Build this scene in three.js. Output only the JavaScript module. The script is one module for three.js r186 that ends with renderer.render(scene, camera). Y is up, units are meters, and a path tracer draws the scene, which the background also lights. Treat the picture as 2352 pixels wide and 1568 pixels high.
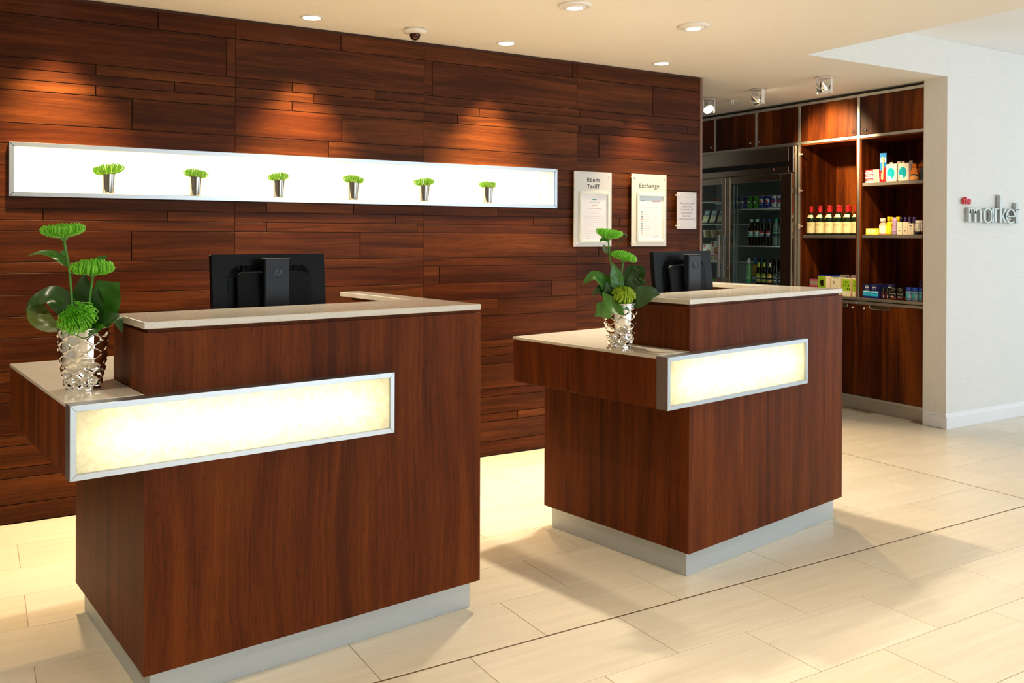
import * as THREE from 'three';
import { mergeGeometries } from 'three/addons/utils/BufferGeometryUtils.js';
import { RectAreaLightUniformsLib } from 'three/addons/lights/RectAreaLightUniformsLib.js';
import { FontLoader } from 'three/addons/loaders/FontLoader.js';
import { TextGeometry } from 'three/addons/geometries/TextGeometry.js';

// ------------------------------------------------------------------ camera, sky, large lights, exposure
const scene = new THREE.Scene();
const F = 2008.54, rad = THREE.MathUtils.degToRad;
const camera = new THREE.PerspectiveCamera(2 * Math.atan(784 / F) * 180 / Math.PI, 2352 / 1568, 0.05, 60);
{
  const yaw = rad(29.8855), pitch = rad(-0.1265), roll = rad(0.207);
  const fw = new THREE.Vector3(Math.sin(yaw) * Math.cos(pitch), Math.sin(pitch), -Math.cos(yaw) * Math.cos(pitch));
  const rt = new THREE.Vector3(Math.cos(yaw), 0, Math.sin(yaw)), up = new THREE.Vector3().crossVectors(rt, fw);
  const r2 = rt.clone().multiplyScalar(Math.cos(roll)).addScaledVector(up, Math.sin(roll));
  const u2 = up.clone().multiplyScalar(Math.cos(roll)).addScaledVector(rt, -Math.sin(roll));
  camera.quaternion.setFromRotationMatrix(new THREE.Matrix4().makeBasis(r2, u2, fw.clone().negate()));
  camera.position.set(0, 1.33, 0);
  camera.setViewOffset(2352, 1568, 82.13, 238.56, 2352, 1568);   // lens shift
  camera.updateProjectionMatrix();
}
scene.background = new THREE.Color(0.78, 0.89, 1.0);   // overcast daylight outside the lobby windows
scene.backgroundIntensity = 1.3;
const renderer = new THREE.WebGLRenderer({ antialias: true });
renderer.toneMapping = THREE.LinearToneMapping;
renderer.toneMappingExposure = 1.1;
renderer.shadowMap.enabled = true;
RectAreaLightUniformsLib.init();
function areaLight(w, h, color, L, pos, towards, parent = scene) {
  const l = new THREE.RectAreaLight(color, L, w, h);
  l.position.set(...pos); parent.add(l);
  const d = new THREE.Vector3(...towards).normalize();
  l.quaternion.setFromUnitVectors(new THREE.Vector3(0, 0, -1), d);
  return l;
}
const DAY = new THREE.Color(0.80, 0.91, 1.0), WARM = new THREE.Color(1.0, 0.70, 0.36), WARM2 = new THREE.Color(1.0, 0.85, 0.64);
// daylight entering by the two lobby windows (built below as window_1 and window_2)
areaLight(6.0, 2.1, DAY, 2.7, [5.0, 1.35, 3.88], [0, 0, -1]).name = 'window_daylight';
areaLight(4.6, 2.1, DAY, 1.3, [8.88, 1.35, -0.2], [-1, 0, 0]).name = 'window_daylight_side';
function spot(pos, target, color, cd, angle, pen, soft = 2) {
  const s = new THREE.SpotLight(color, cd, 0, angle, pen, 2);
  s.position.set(...pos); s.target.position.set(...target); s.castShadow = true; s.shadow.radius = soft; s.shadow.mapSize.set(1024, 1024);
  scene.add(s, s.target); return s;
}

// ------------------------------------------------------------------ helpers
let seed = 20240607;
const rnd = () => ((seed = (seed * 1664525 + 1013904223) >>> 0) / 4294967296);
const rr = (a, b) => a + (b - a) * rnd();
const used = {};
function numbered(n) { const k = used[n] = (used[n] ?? -1) + 1; return k ? `${n}_${String(k).padStart(3, '0')}` : n; }
function thing(name, label, category, pos = [0, 0, 0], turn = 0, group) {
  const o = new THREE.Group(); o.name = numbered(name); o.position.set(...pos); o.rotation.y = turn;
  o.userData = { label, category }; if (group) o.userData.group = group;
  scene.add(o); return o;
}
function mesh(name, geo, mat, parent) {
  const g = Array.isArray(geo) ? mergeGeometries(geo.map(norm)) : geo;
  const m = new THREE.Mesh(g, mat); m.name = name; m.castShadow = m.receiveShadow = true;
  (parent ?? scene).add(m); return m;
}
function norm(g) { g = g.index ? g.toNonIndexed() : g; for (const k of Object.keys(g.attributes)) if (!['position', 'normal', 'uv'].includes(k)) g.deleteAttribute(k); return g; }
function struct(name, geo, mat) { const m = mesh(name, geo, mat); m.userData = { kind: 'structure' }; return m; }
function structGroup(name, label) { const o = new THREE.Group(); o.name = name; o.userData = { kind: 'structure', label }; scene.add(o); return o; }
function single(name, geo, mat, label, category, group) {
  const m = mesh(numbered(name), geo, mat); m.userData = { label, category }; if (group) m.userData.group = group; return m;
}
// chamfered box between two corners; uv in metres, u along the grain axis
function bx(x0, x1, y0, y1, z0, z1, b = 0.001, grain = 'x', ou = 0, ov = 0) {
  const lo = [x0, y0, z0], hi = [x1, y1, z1], P = [], N = [], U = [];
  const gi = 'xyz'.indexOf(grain);
  b = Math.min(b, (x1 - x0) * 0.45, (y1 - y0) * 0.45, (z1 - z0) * 0.45);
  const vert = (s, ax) => s.map((k, i) => { const base = k > 0 ? hi[i] : lo[i]; return i === ax ? base : base - k * b; });
  const put = (pts, n) => {
    const ax = [0, 1, 2].reduce((a, i) => Math.abs(n[i]) > Math.abs(n[a]) + 1e-6 ? i : a, 0);
    let ua = gi, va; if (ax === gi) { ua = (gi + 1) % 3; va = (gi + 2) % 3; } else va = 3 - gi - ax;
    const [A, B, C] = pts;
    const e1 = [B[0] - A[0], B[1] - A[1], B[2] - A[2]], e2 = [C[0] - A[0], C[1] - A[1], C[2] - A[2]];
    const cr = [e1[1] * e2[2] - e1[2] * e2[1], e1[2] * e2[0] - e1[0] * e2[2], e1[0] * e2[1] - e1[1] * e2[0]];
    if (cr[0] * n[0] + cr[1] * n[1] + cr[2] * n[2] < 0) pts = [A, C, B];
    const l = Math.hypot(...n);
    for (const p of pts) { P.push(...p); N.push(n[0] / l, n[1] / l, n[2] / l); U.push(p[ua] + ou, p[va] + ov); }
  };
  const quad = (a, c, d, e, n) => { put([a, c, d], n); put([a, d, e], n); };
  for (let ax = 0; ax < 3; ax++) for (const s of [-1, 1]) {
    const p = (ax + 1) % 3, q = (ax + 2) % 3, mk = (i, j) => { const t = [0, 0, 0]; t[ax] = s; t[p] = i; t[q] = j; return vert(t, ax); };
    const n = [0, 0, 0]; n[ax] = s; quad(mk(-1, -1), mk(1, -1), mk(1, 1), mk(-1, 1), n);
  }
  if (b > 0) {
    for (let ax = 0; ax < 3; ax++) { const p = (ax + 1) % 3, q = (ax + 2) % 3;
      for (const i of [-1, 1]) for (const j of [-1, 1]) {
        const mk = (k, face) => { const t = [0, 0, 0]; t[ax] = k; t[p] = i; t[q] = j; return vert(t, face); };
        const n = [0, 0, 0]; n[p] = i; n[q] = j; quad(mk(-1, p), mk(1, p), mk(1, q), mk(-1, q), n);
      } }
    for (const i of [-1, 1]) for (const j of [-1, 1]) for (const k of [-1, 1]) put([vert([i, j, k], 0), vert([i, j, k], 1), vert([i, j, k], 2)], [i, j, k]);
  }
  const g = new THREE.BufferGeometry();
  g.setAttribute('position', new THREE.Float32BufferAttribute(P, 3)); g.setAttribute('normal', new THREE.Float32BufferAttribute(N, 3)); g.setAttribute('uv', new THREE.Float32BufferAttribute(U, 2));
  return g;
}
const V2 = (x, y) => new THREE.Vector2(x, y), V3 = (x, y, z) => new THREE.Vector3(x, y, z);
function lathe(pts, seg = 24) { return new THREE.LatheGeometry(pts.map((p) => V2(...p)), seg); }
function cyl(r0, r1, h, x, y, z, axis = 'y', seg = 20, open = false) {
  const g = new THREE.CylinderGeometry(r0, r1, h, seg, 1, open);
  if (axis === 'z') g.rotateX(Math.PI / 2); if (axis === 'x') g.rotateZ(-Math.PI / 2);
  return g.translate(x, y, z);
}
function tube(pts, r, seg = 16, rs = 6) { return new THREE.TubeGeometry(new THREE.CatmullRomCurve3(pts.map((p) => p.isVector3 ? p : V3(...p))), seg, r, rs, false); }

// ------------------------------------------------------------------ procedural textures
function lattice(n, s) { let k = s >>> 0; const a = new Float32Array(n); for (let i = 0; i < n; i++) { k = (k * 1664525 + 1013904223) >>> 0; a[i] = k / 4294967296; } return a; }
const LAT = lattice(65536, 99);
function pn(x, y, px, py, s) {      // periodic value noise, periods px, py
  const xi = Math.floor(x), yi = Math.floor(y), fx = x - xi, fy = y - yi;
  const u = fx * fx * (3 - 2 * fx), v = fy * fy * (3 - 2 * fy);
  const h = (i, j) => LAT[((((i % px) + px) % px) * 7919 + (((j % py) + py) % py) * 104729 + s * 15731) & 65535];
  const a = h(xi, yi), b = h(xi + 1, yi), c = h(xi, yi + 1), d = h(xi + 1, yi + 1);
  return a + (b - a) * u + (c - a) * v + (a - b - c + d) * u * v;
}
function dataTex(w, h, fn, sizeU, sizeV, srgb = true) {
  const d = new Uint8Array(w * h * 4);
  for (let j = 0; j < h; j++) for (let i = 0; i < w; i++) { const c = fn(i / w, j / h), k = (j * w + i) * 4; for (let m = 0; m < 3; m++) d[k + m] = Math.max(0, Math.min(255, c[m])); d[k + 3] = 255; }
  const t = new THREE.DataTexture(d, w, h, THREE.RGBAFormat);
  t.wrapS = t.wrapT = THREE.RepeatWrapping; t.magFilter = THREE.LinearFilter; t.minFilter = THREE.LinearMipmapLinearFilter; t.generateMipmaps = true;
  t.repeat.set(1 / sizeU, 1 / sizeV); if (srgb) t.colorSpace = THREE.SRGBColorSpace; t.needsUpdate = true; return t;
}
const mixc = (a, b, t) => [a[0] + (b[0] - a[0]) * t, a[1] + (b[1] - a[1]) * t, a[2] + (b[2] - a[2]) * t];
function woodFn(s, dark, mid, light, leaves = 0, stripe = 0.35) {   // u along the grain, v across
  return (u, v) => {
    const warp = pn(u * 3, v * 4, 3, 4, s) * 0.045 + pn(u * 8, v * 12, 8, 12, s + 1) * 0.010;
    const w = v + warp;
    let g = 0.45 * pn(u * 3, w * 34, 3, 1 << 12, s + 2) + 0.30 * pn(u * 5, w * 110, 5, 1 << 12, s + 3);
    g += 0.25 * pn(u * 24, v * 320, 24, 320, s + 4);
    const band = pn(u * 2, v * 7, 2, 7, s + 5);
    const figure = pn(u * 2.0, w * 12, 2, 1 << 12, s + 6);
    let t = g * 0.9 + (band - 0.5) * stripe + (figure - 0.5) * 0.35;
    if (leaves) { const L = Math.floor(v * leaves); t += (LAT[(L * 331 + s * 17) & 65535] - 0.5) * 0.20; }
    t = Math.max(0, Math.min(1, (t - 0.18) / 0.62));
    const pore = pn(u * 60, v * 512, 60, 512, s + 7); const c = t < 0.5 ? mixc(dark, mid, t * 2) : mixc(mid, light, t * 2 - 1);
    const k = pore > 0.8 ? 0.86 : 1; return [c[0] * k, c[1] * k, c[2] * k];
  };
}
const wallTexA = dataTex(1024, 1024, woodFn(3, [64, 31, 11], [88, 45, 17], [110, 60, 25]), 1.3, 0.65);
const wallTexB = dataTex(1024, 1024, woodFn(41, [60, 28, 11], [82, 41, 17], [103, 55, 24]), 1.3, 0.65);
const deskTex = dataTex(1024, 1024, woodFn(77, [74, 31, 8], [94, 42, 11], [112, 54, 16], 8, 0.25), 1.5, 1.0);
const shelfTex = dataTex(512, 1024, woodFn(123, [56, 21, 5], [88, 39, 10], [118, 59, 16], 14, 0.5), 1.6, 0.9);
const std = (o) => new THREE.MeshStandardMaterial(o), phys = (o) => new THREE.MeshPhysicalMaterial(o);
const plain = (c, r = .45, o = {}) => std({ color: c, roughness: r, ...o });
const M = {};
const SAT = 0.22;   // satin oiled veneer, weak gloss
M.wall = [phys({ map: wallTexA, roughness: 0.42, specularIntensity: SAT }), phys({ map: wallTexB, roughness: 0.42, specularIntensity: SAT }), phys({ map: wallTexA, color: 0xe4dcd8, roughness: 0.45, specularIntensity: SAT }), phys({ map: wallTexB, color: 0xf2e4da, roughness: 0.4, specularIntensity: SAT })];
M.desk = phys({ map: deskTex, roughness: 0.52, specularIntensity: SAT });
M.shelf = phys({ map: shelfTex, roughness: 0.36, specularIntensity: 0.3 });
const brushTex = dataTex(256, 512, (u, v) => { const n = 205 + 40 * pn(u * 4, v * 256, 4, 256, 5) - 20 + 20 * (pn(u * 2, v * 60, 2, 60, 9) - 0.5); return [n, n, n]; }, 0.6, 0.3, false);
M.alu = std({ color: 0xc0c8cf, metalness: 1, roughness: 0.34 });
M.plinth = std({ color: 0xbcc4c8, metalness: 0.5, roughness: 0.45, bumpMap: brushTex, bumpScale: 0.00006 });
M.alu2 = std({ color: 0xd2d0ca, metalness: 1, roughness: 0.42, bumpMap: brushTex, bumpScale: 0.00008 });
M.steel = std({ color: 0xb9b2a6, metalness: 1, roughness: 0.24 });
M.steelBright = std({ color: 0xd8d8d6, metalness: 1, roughness: 0.15 });
M.chrome = std({ color: 0xf0eeea, metalness: 1, roughness: 0.04 });
M.white = std({ color: 0xf0efec, roughness: 0.5 });
M.plasticWhite = std({ color: 0xeceae6, roughness: 0.35 });
const quartzTex = dataTex(512, 512, (u, v) => { const n = pn(u * 170, v * 170, 170, 170, 7), m = pn(u * 90, v * 90, 90, 90, 8), big = pn(u * 8, v * 8, 8, 8, 2) - 0.5; const k = (n > 0.83 ? -20 : n < 0.14 ? 9 : 0) + (m > 0.86 ? -10 : 0) + big * 6; return [214 + k, 206 + k, 192 + k]; }, 0.4, 0.4);
M.quartz = phys({ map: quartzTex, roughness: 0.07, specularIntensity: 1.0 });
const tileFn = (s, base) => (u, v) => { const a = pn(u * 5, v * 90, 5, 90, s) - 0.5, b = pn(u * 3, v * 24, 3, 24, s + 1) - 0.5, c = pn(u * 6, v * 6, 6, 6, s + 2) - 0.5, d = pn(u * 40, v * 300, 40, 300, s + 3) - 0.5; const k = a * 8 + b * 6 + c * 5 + d * 5; return [base[0] + k, base[1] + k, base[2] + k * 1.1]; };
const tileTexA = dataTex(512, 512, tileFn(11, [226, 216, 197]), 1.2, 0.6), tileTexB = dataTex(512, 512, tileFn(31, [222, 212, 192]), 1.2, 0.6);
M.tile = [std({ map: tileTexA, roughness: 0.3 }), std({ map: tileTexB, roughness: 0.28 }), std({ map: tileTexA, color: 0xfbf9f5, roughness: 0.32 })];
M.grout = std({ color: 0xb3a184, roughness: 0.9 });
M.joint = std({ color: 0x6b5136, roughness: 0.7 });
M.ceiling = std({ color: 0xf1ece2, roughness: 0.9 });
const paperTex = dataTex(512, 512, (u, v) => { const k = (pn(u * 12, v * 200, 12, 200, 21) - 0.5) * 5 + (pn(u * 40, v * 256, 40, 256, 22) - 0.5) * 4; return [229 + k, 228 + k, 224 + k]; }, 0.7, 0.7);
M.wallpaper = std({ map: paperTex, roughness: 0.8 });
M.paint = std({ color: 0xe2ded4, roughness: 0.85 });
M.skirting = std({ color: 0xecedf0, roughness: 0.4 });
M.black = std({ color: 0x0a0a0b, roughness: 0.5 });
M.glass = phys({ color: 0xffffff, transmission: 1, roughness: 0, thickness: 0, ior: 1.5 });
M.fridgeGlass = phys({ color: 0xd3dedb, transmission: 1, roughness: 0, thickness: 0, ior: 1.5 });

// ------------------------------------------------------------------ floor of single tiles, laid half-bond along the back wall
const floor = structGroup('floor', 'cream porcelain floor tiles laid in half bond with fine joints');
mesh('screed', bx(-2.7, 9.1, -0.15, -0.0035, -7.3, 4.1, 0), M.grout, floor);
{
  const RH = 0.3048, TW = 0.597, g = 0.0013;
  const dark = 0.004;
  for (let j = -14; j <= 4; j++) {
    const z0 = -2.40 + RH * j, z1 = z0 + RH, even = ((j % 2) + 2) % 2 === 0;
    for (let x0 = (even ? 1.955 : 1.6565) - TW * 6; x0 < 7.7; x0 += TW) {
      const x1 = x0 + TW;
      const zA = z0 + (j === 0 ? dark : g), zB = z1 - (j === -1 ? dark : g);
      for (let [a, b] of [[x0 + g, Math.min(x1 - g, 4.640)], [Math.max(x0 + g, 4.648), x1 - g]]) {
        if (x0 + g >= 4.648 && a === x0 + g && b === 4.640) continue;
        let za = zA, zb = zB;
        a = Math.max(a, -1.3);
        if (b - a < 0.02) continue;
        const mid = (a + b) / 2;
        if (mid < 4.43 && zb <= -4.53) continue;
        if (mid < 4.43) za = Math.max(za, -4.535);
        if (mid > 5.87 && zb <= -3.64) continue;
        if (mid > 5.87) za = Math.max(za, -3.638);
        if (za > zb - 0.01 || za < -6.75) continue;
        mesh('tile', bx(a, b, -0.006, 0, za, zb, 0.0008, 'x', rr(0, 9), rr(0, 9)), M.tile[Math.floor(rnd() * 3)], floor);
      }
    }
  }
  mesh('movement_joint', bx(-1.3, 7.7, -0.006, -0.0005, -2.404, -2.396, 0), M.joint, floor);
  mesh('movement_joint', bx(4.640, 4.648, -0.006, -0.0005, -6.7, -1.2, 0), M.joint, floor);
  mesh('floor_field', [bx(-2.6, -1.3, -0.006, 0, -4.54, 4, 0), bx(7.6, 9, -0.006, 0, -3.64, 4, 0), bx(-1.3, 7.6, -0.006, 0, -0.88, 4, 0)], M.tile[0], floor);
}

// ------------------------------------------------------------------ back wall clad in planks, with the lit niche
const WZ = -4.529, CEIL = 2.4456;
const wallBack = structGroup('wall_back', 'brown wood plank feature wall with staggered boards');
const NX0 = 0.138, NX1 = 3.181, NY0 = 1.502, NY1 = 1.752;
mesh('wall_core', [bx(-2.6, 4.40, 0, NY0, -4.80, -4.541, 0), bx(-2.6, 4.40, NY1, CEIL, -4.80, -4.541, 0), bx(-2.6, NX0, NY0, NY1, -4.80, -4.541, 0), bx(NX1, 4.40, NY0, NY1, -4.80, -4.541, 0), bx(NX0, NX1, NY0, NY1, -4.80, -4.74, 0)], std({ color: 0x4a2a18, roughness: 0.8 }), wallBack);
{
  const rows = [0.004, .09, .21, .256, .358, .405, .555, .605, .655, .70, .85, .95, 1.05, 1.15, 1.2, 1.345, 1.395, 1.447, 1.50, 1.645, 1.745, 1.84, 1.99, 2.04, 2.09, 2.14, 2.34, 2.432];
  const joints = { '2.34': [.787, 1.743, 3.305], '2.14': [1.122, 2.305, 3.975], '2.09': [.504, 1.469, 1.95, 3.365], '2.04': [.866, 1.59, 2.621, 3.725, 4.291], '1.99': [.504, 1.469, 2.473, 3.365], '1.84': [.667, 1.75, 3.52], '1.745': [1.675], '1.447': [1.332, 1.82, 2.755], '1.395': [.279, .833, 2.076, 3.011, 3.692], '1.345': [1.332, 2.21, 3.142], '1.2': [.667, 1.86, 3.521], '1.05': [2.354], '0.95': [3.151], '0.85': [2.758, 3.558], '0.7': [.55, 1.9], '0.405': [.9, 2.05], '0.21': [.62, 2.9] };
  const seams = [-2.6, -1.01, 0.077, 1.167, 2.253, 3.345, 4.402];
  for (let r = 0; r + 1 < rows.length; r++) {
    const y0 = rows[r], y1 = rows[r + 1], js = joints[String(y0)] ?? [];
    const cuts = [...seams.map((x) => [x, 0.0007]), ...js.map((x) => [x, 0.002])].sort((a, b) => a[0] - b[0]);
    for (let k = 0; k + 1 < cuts.length; k++) {
      const gh = 0.0018;
      const put = (a, b, c, d) => { if (b - a > 0.012 && d - c > 0.01) mesh('plank', bx(a, b, c, d, -4.5405, WZ, 0.0006, 'x', rr(0, 20), rr(0, 20)), M.wall[Math.floor(rnd() * 4)], wallBack); };
      const a = cuts[k][0] + cuts[k][1], b = cuts[k + 1][0] - cuts[k + 1][1], c = y0 + gh, d = y1 - gh;
      if (y0 >= 1.49 && y1 <= 1.76 && b > NX0 && a < NX1) { put(a, Math.min(b, NX0 + .004), c, d); put(Math.max(a, NX1 - .004), b, c, d); } else put(a, b, c, d);
    }
  }
  mesh('corner_trim', bx(4.402, 4.424, 0, 2.44, -4.81, -4.522, 0.002, 'y'), std({ color: 0x7a5848, roughness: 0.45 }), wallBack);
}
// ------------------------------------------------------------------ ceiling, fascia, other walls
struct('ceiling', [bx(-2.7, 4.42, CEIL, 2.80, -7.3, 4.1, 0), bx(4.42, 9.1, CEIL, 2.80, -7.3, -3.645, 0)], M.ceiling);
struct('ceiling_raised', bx(4.42, 9.1, 2.695, 2.80, -3.645, 4.1, 0), std({ color: 0xf3f4f4, roughness: 0.9 }));
struct('wall_right', [bx(5.86, 9.1, 0, 2.695, -3.812, -3.638, 0.0015, 'x'), bx(4.42, 5.86, CEIL + 0.0005, 2.695, -3.66, -3.638, 0, 'x')], M.wallpaper).userData.label = 'white textured wallpaper wall with raised ceiling fascia';
function skirt(pts) {  // profile swept along a straight run
  const [a, b] = pts; const prof = [[0, 0], [0.016, 0], [0.016, 0.078], [0.010, 0.086], [0.008, 0.098], [0.003, 0.104], [0, 0.104]];
  const s = new THREE.Shape(prof.map((p) => V2(...p))); const L = Math.hypot(b[0] - a[0], b[1] - a[1]);
  const g = new THREE.ExtrudeGeometry(s, { depth: L, bevelEnabled: false });
  g.rotateY(Math.atan2(b[0] - a[0], b[1] - a[1])); return g.translate(a[0], 0, a[1]);
}
struct('baseboard_right', [skirt([[9, -3.638], [5.845, -3.638]]).rotateY(0), bx(5.844, 5.86, 0, 0.08, -3.80, -3.6225, 0.001), bx(5.852, 5.86, 0.08, 0.10, -3.80, -3.6305, 0.002)], M.skirting);
struct('wall_left', bx(-2.75, -2.6, 0, CEIL, -4.8, 4.1, 0), M.paint);
struct('wall_aisle_end', bx(4.2, 9.1, 0, CEIL, -7.3, -6.95, 0), M.paint).name = 'wall_rear';
struct('wall_aisle', bx(6.36, 6.5, 0, CEIL, -6.95, -3.812, 0), M.paint).name = 'wall_aisle';
struct('wall_service', bx(4.2, 4.4, 0, CEIL, -6.95, -4.80, 0, 'z'), M.wall[0]);
struct('wall_front', [bx(-2.7, 2.0, 0, CEIL, 4.0, 4.15, 0), bx(2.0, 8.0, 0, 0.3, 4.0, 4.15, 0), bx(2.0, 8.0, 2.4, 2.8, 4.0, 4.15, 0), bx(8.0, 9.1, 0, 2.8, 4.0, 4.15, 0)], M.paint);
struct('wall_side', [bx(9.0, 9.15, 0, 2.8, -3.64, -2.5, 0), bx(9.0, 9.15, 0, 0.3, -2.5, 2.1, 0), bx(9.0, 9.15, 2.4, 2.8, -2.5, 2.1, 0), bx(9.0, 9.15, 0, 2.8, 2.1, 4.1, 0)], M.paint);
function windowUnit(name, along, a0, a1, at) {
  const w = structGroup(name, 'tall lobby window with slim frame and clear panes'); const n = 5;
  const box = (p, q, y0, y1, d) => along === 'x' ? bx(p, q, y0, y1, at, at + d, 0.002) : bx(at, at + d, y0, y1, p, q, 0.002);
  const fr = [box(a0, a1, 0.3, 0.35, 0.06), box(a0, a1, 2.35, 2.4, 0.06)];
  for (let k = 0; k <= n; k++) { const p = a0 + (a1 - a0) * k / n; fr.push(box(Math.max(a0, p - 0.025), Math.min(a1, p + 0.025), 0.35, 2.35, 0.06)); }
  mesh('frame', fr, M.black, w);
  for (let k = 0; k < n; k++) { const p = a0 + (a1 - a0) * k / n, q = a0 + (a1 - a0) * (k + 1) / n; const cx = (p + q) / 2, g = new THREE.PlaneGeometry(q - p - 0.05, 2.0); if (along === 'z') g.rotateY(-Math.PI / 2).translate(at + 0.03, 1.35, cx); else g.rotateY(Math.PI).translate(cx, 1.35, at + 0.03); mesh('pane', g, M.glass, w); }
}
windowUnit('window_1', 'x', 2.0, 8.0, 4.03); windowUnit('window_2', 'z', -2.5, 2.1, 9.03);

// ------------------------------------------------------------------ niche: lining, opal light panel, aluminium frame
const opal = std({ color: 0xf6f0dc, roughness: 0.6, emissive: new THREE.Color(1.0, 0.95, 0.78), emissiveIntensity: 0.9 });
{
  const t = thing('light_niche', 'long backlit display niche with brushed aluminium frame in the plank wall', 'niche', [(NX0 + NX1) / 2, NY0, WZ]);
  const hw = (NX1 - NX0) / 2, h = NY1 - NY0, D = 0.165, f = 0.024;
  mesh('lining', [bx(-hw + .012, hw - .012, 0.010, 0.016, -D, -0.004, 0), bx(-hw + .012, hw - .012, h - .016, h - .010, -D, -0.004, 0), bx(-hw + .010, -hw + .016, 0.010, h - .010, -D, -0.004, 0), bx(hw - .016, hw - .010, 0.010, h - .010, -D, -0.004, 0)], std({ color: 0xf4efdf, roughness: 0.5 }), t);
  mesh('light_panel', bx(-hw + .014, hw - .014, 0.014, h - .014, -D - .008, -D + .002, 0), opal, t);
  areaLight(2 * hw - .05, h - .05, new THREE.Color(1, 0.93, 0.74), 1.8, [0, h / 2, -D + .006], [0, 0, 1], t).name = 'niche_light';
  // bevelled frame: four mitred bars
  const bar = (len, rot, x, y) => {
    const s = new THREE.Shape([V2(-len / 2, 0), V2(len / 2, 0), V2(len / 2 - f, f), V2(-len / 2 + f, f)]);
    const g = new THREE.ExtrudeGeometry(s, { depth: 0.012, bevelEnabled: true, bevelThickness: 0.004, bevelSize: 0.003, bevelOffset: -0.003, bevelSegments: 1 });
    return g.rotateZ(rot).translate(x, y, 0.001);
  };
  mesh('frame_bar', bar(2 * hw, 0, 0, 0), M.alu, t); mesh('frame_bar', bar(2 * hw, Math.PI, 0, h), M.alu, t);
  mesh('frame_bar', bar(h, Math.PI / 2, hw, h / 2), M.alu, t); mesh('frame_bar', bar(h, -Math.PI / 2, -hw, h / 2), M.alu, t);
}

// ------------------------------------------------------------------ ceiling fittings
const lampGlow = (c, k) => std({ color: 0xffffff, roughness: 0.5, emissive: c, emissiveIntensity: k });
const glowSmall = lampGlow(new THREE.Color(1, 0.9, 0.72), 5), glowBig = lampGlow(new THREE.Color(1, 0.88, 0.66), 6);
function downlight(x, z, r, big, label, cd, angle, pen, tilt = [0, 0], color = WARM, group) {
  const t = thing(big ? 'gimbal_downlight' : 'recessed_downlight', label, 'downlight', [x, CEIL, z], 0, group);
  if (big) {
    mesh('trim_ring', lathe([[r * .98, 0], [r, -.002], [r * .97, -.010], [r * .82, -.013], [r * .72, -.007], [r * .66, -.001]], 40), M.plasticWhite, t);
    mesh('gimbal_ring', lathe([[r * .70, -.004], [r * .66, -.015], [r * .54, -.020], [r * .44, -.015], [r * .42, -.008]], 40), M.plasticWhite, t);
    mesh('lamp_lens', new THREE.CylinderGeometry(r * .44, r * .44, .010, 28).translate(0, -.012, 0), glowBig, t);
  } else {
    mesh('trim_ring', lathe([[r * 1.25, 0], [r * 1.27, -.002], [r * 1.18, -.005], [r * 1.0, -.004], [r * .97, .000]], 36), M.plasticWhite, t);
    mesh('lamp_lens', new THREE.CylinderGeometry(r * .98, r * .98, .004, 28).translate(0, -.0015, 0), glowSmall, t);
  }
  spot([x, CEIL - (big ? .03 : .012), z], [x + tilt[0], 0, z + tilt[1]], color, cd, angle, pen, big ? 2.2 : 1.6);
}
const WD = 'small recessed downlights in a row along the plank wall';
[[0.331, -4.315, 22, 'small recessed downlight over the niche end away from the signs'], [1.502, -4.315, 20, 'small recessed downlight over the third cup of the niche'], [2.673, -4.31, 20, 'small recessed downlight over the niche cup nearest to the signs'], [3.848, -4.30, 8, 'small recessed downlight over the exchange sign']].forEach(([x, z, cd, l]) => downlight(x, z, .046, false, l, cd, .64, .7, [0, -.10], WARM, WD));
const GD = 'round gimbal downlights over the reception desks';
downlight(2.516, -3.43, .083, true, 'large round gimbal downlight closer to the dome camera', 15, .75, .8, [0, .2], WARM2, GD);
downlight(3.308, -3.45, .083, true, 'large round gimbal downlight closer to the shop aisle', 15, .75, .8, [0, .2], WARM2, GD);
// the same fittings go on over the lobby in front of the picture
for (const [x, z] of [[0.9, -3.4], [-0.6, -2.2], [0.95, -0.9], [2.4, -1.1], [-0.6, 0.6], [2.2, 1.2]]) downlight(x, z, .083, true, 'large round gimbal downlight over the open lobby floor', 9.5, .85, .8, [0, 0], WARM2, 'gimbal downlights over the lobby');
{
  const t = thing('dome_camera', 'white ceiling camera with small copper tinted dome', 'camera', [2.072, CEIL, -4.28]);
  mesh('housing', lathe([[.0, -.001], [.062, -.001], [.063, -.008], [.060, -.018], [.052, -.024], [.0, -.026]], 36), M.plasticWhite, t);
  mesh('dome', lathe([[.029, -.022], [.029, -.030], [.026, -.043], [.018, -.053], [.008, -.057], [0, -.058]], 28), std({ color: 0x4a2f22, metalness: 0.75, roughness: 0.12 }), t);
}
{
  const t = thing('fire_sprinkler', 'small white sprinkler head on the ceiling of the shop aisle', 'sprinkler', [5.346, CEIL, -5.13]);
  mesh('escutcheon', lathe([[.0, -.001], [.04, -.001], [.038, -.006], [.02, -.009], [0, -.010]], 28), M.plasticWhite, t);
  mesh('frame_arms', [cyl(.004, .004, .03, -.010, -.024, 0), cyl(.004, .004, .03, .010, -.024, 0), cyl(.008, .008, .012, 0, -.014, 0)], M.plasticWhite, t);
  mesh('deflector', cyl(.016, .016, .003, 0, -.04, 0), M.plasticWhite, t);
}
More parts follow.
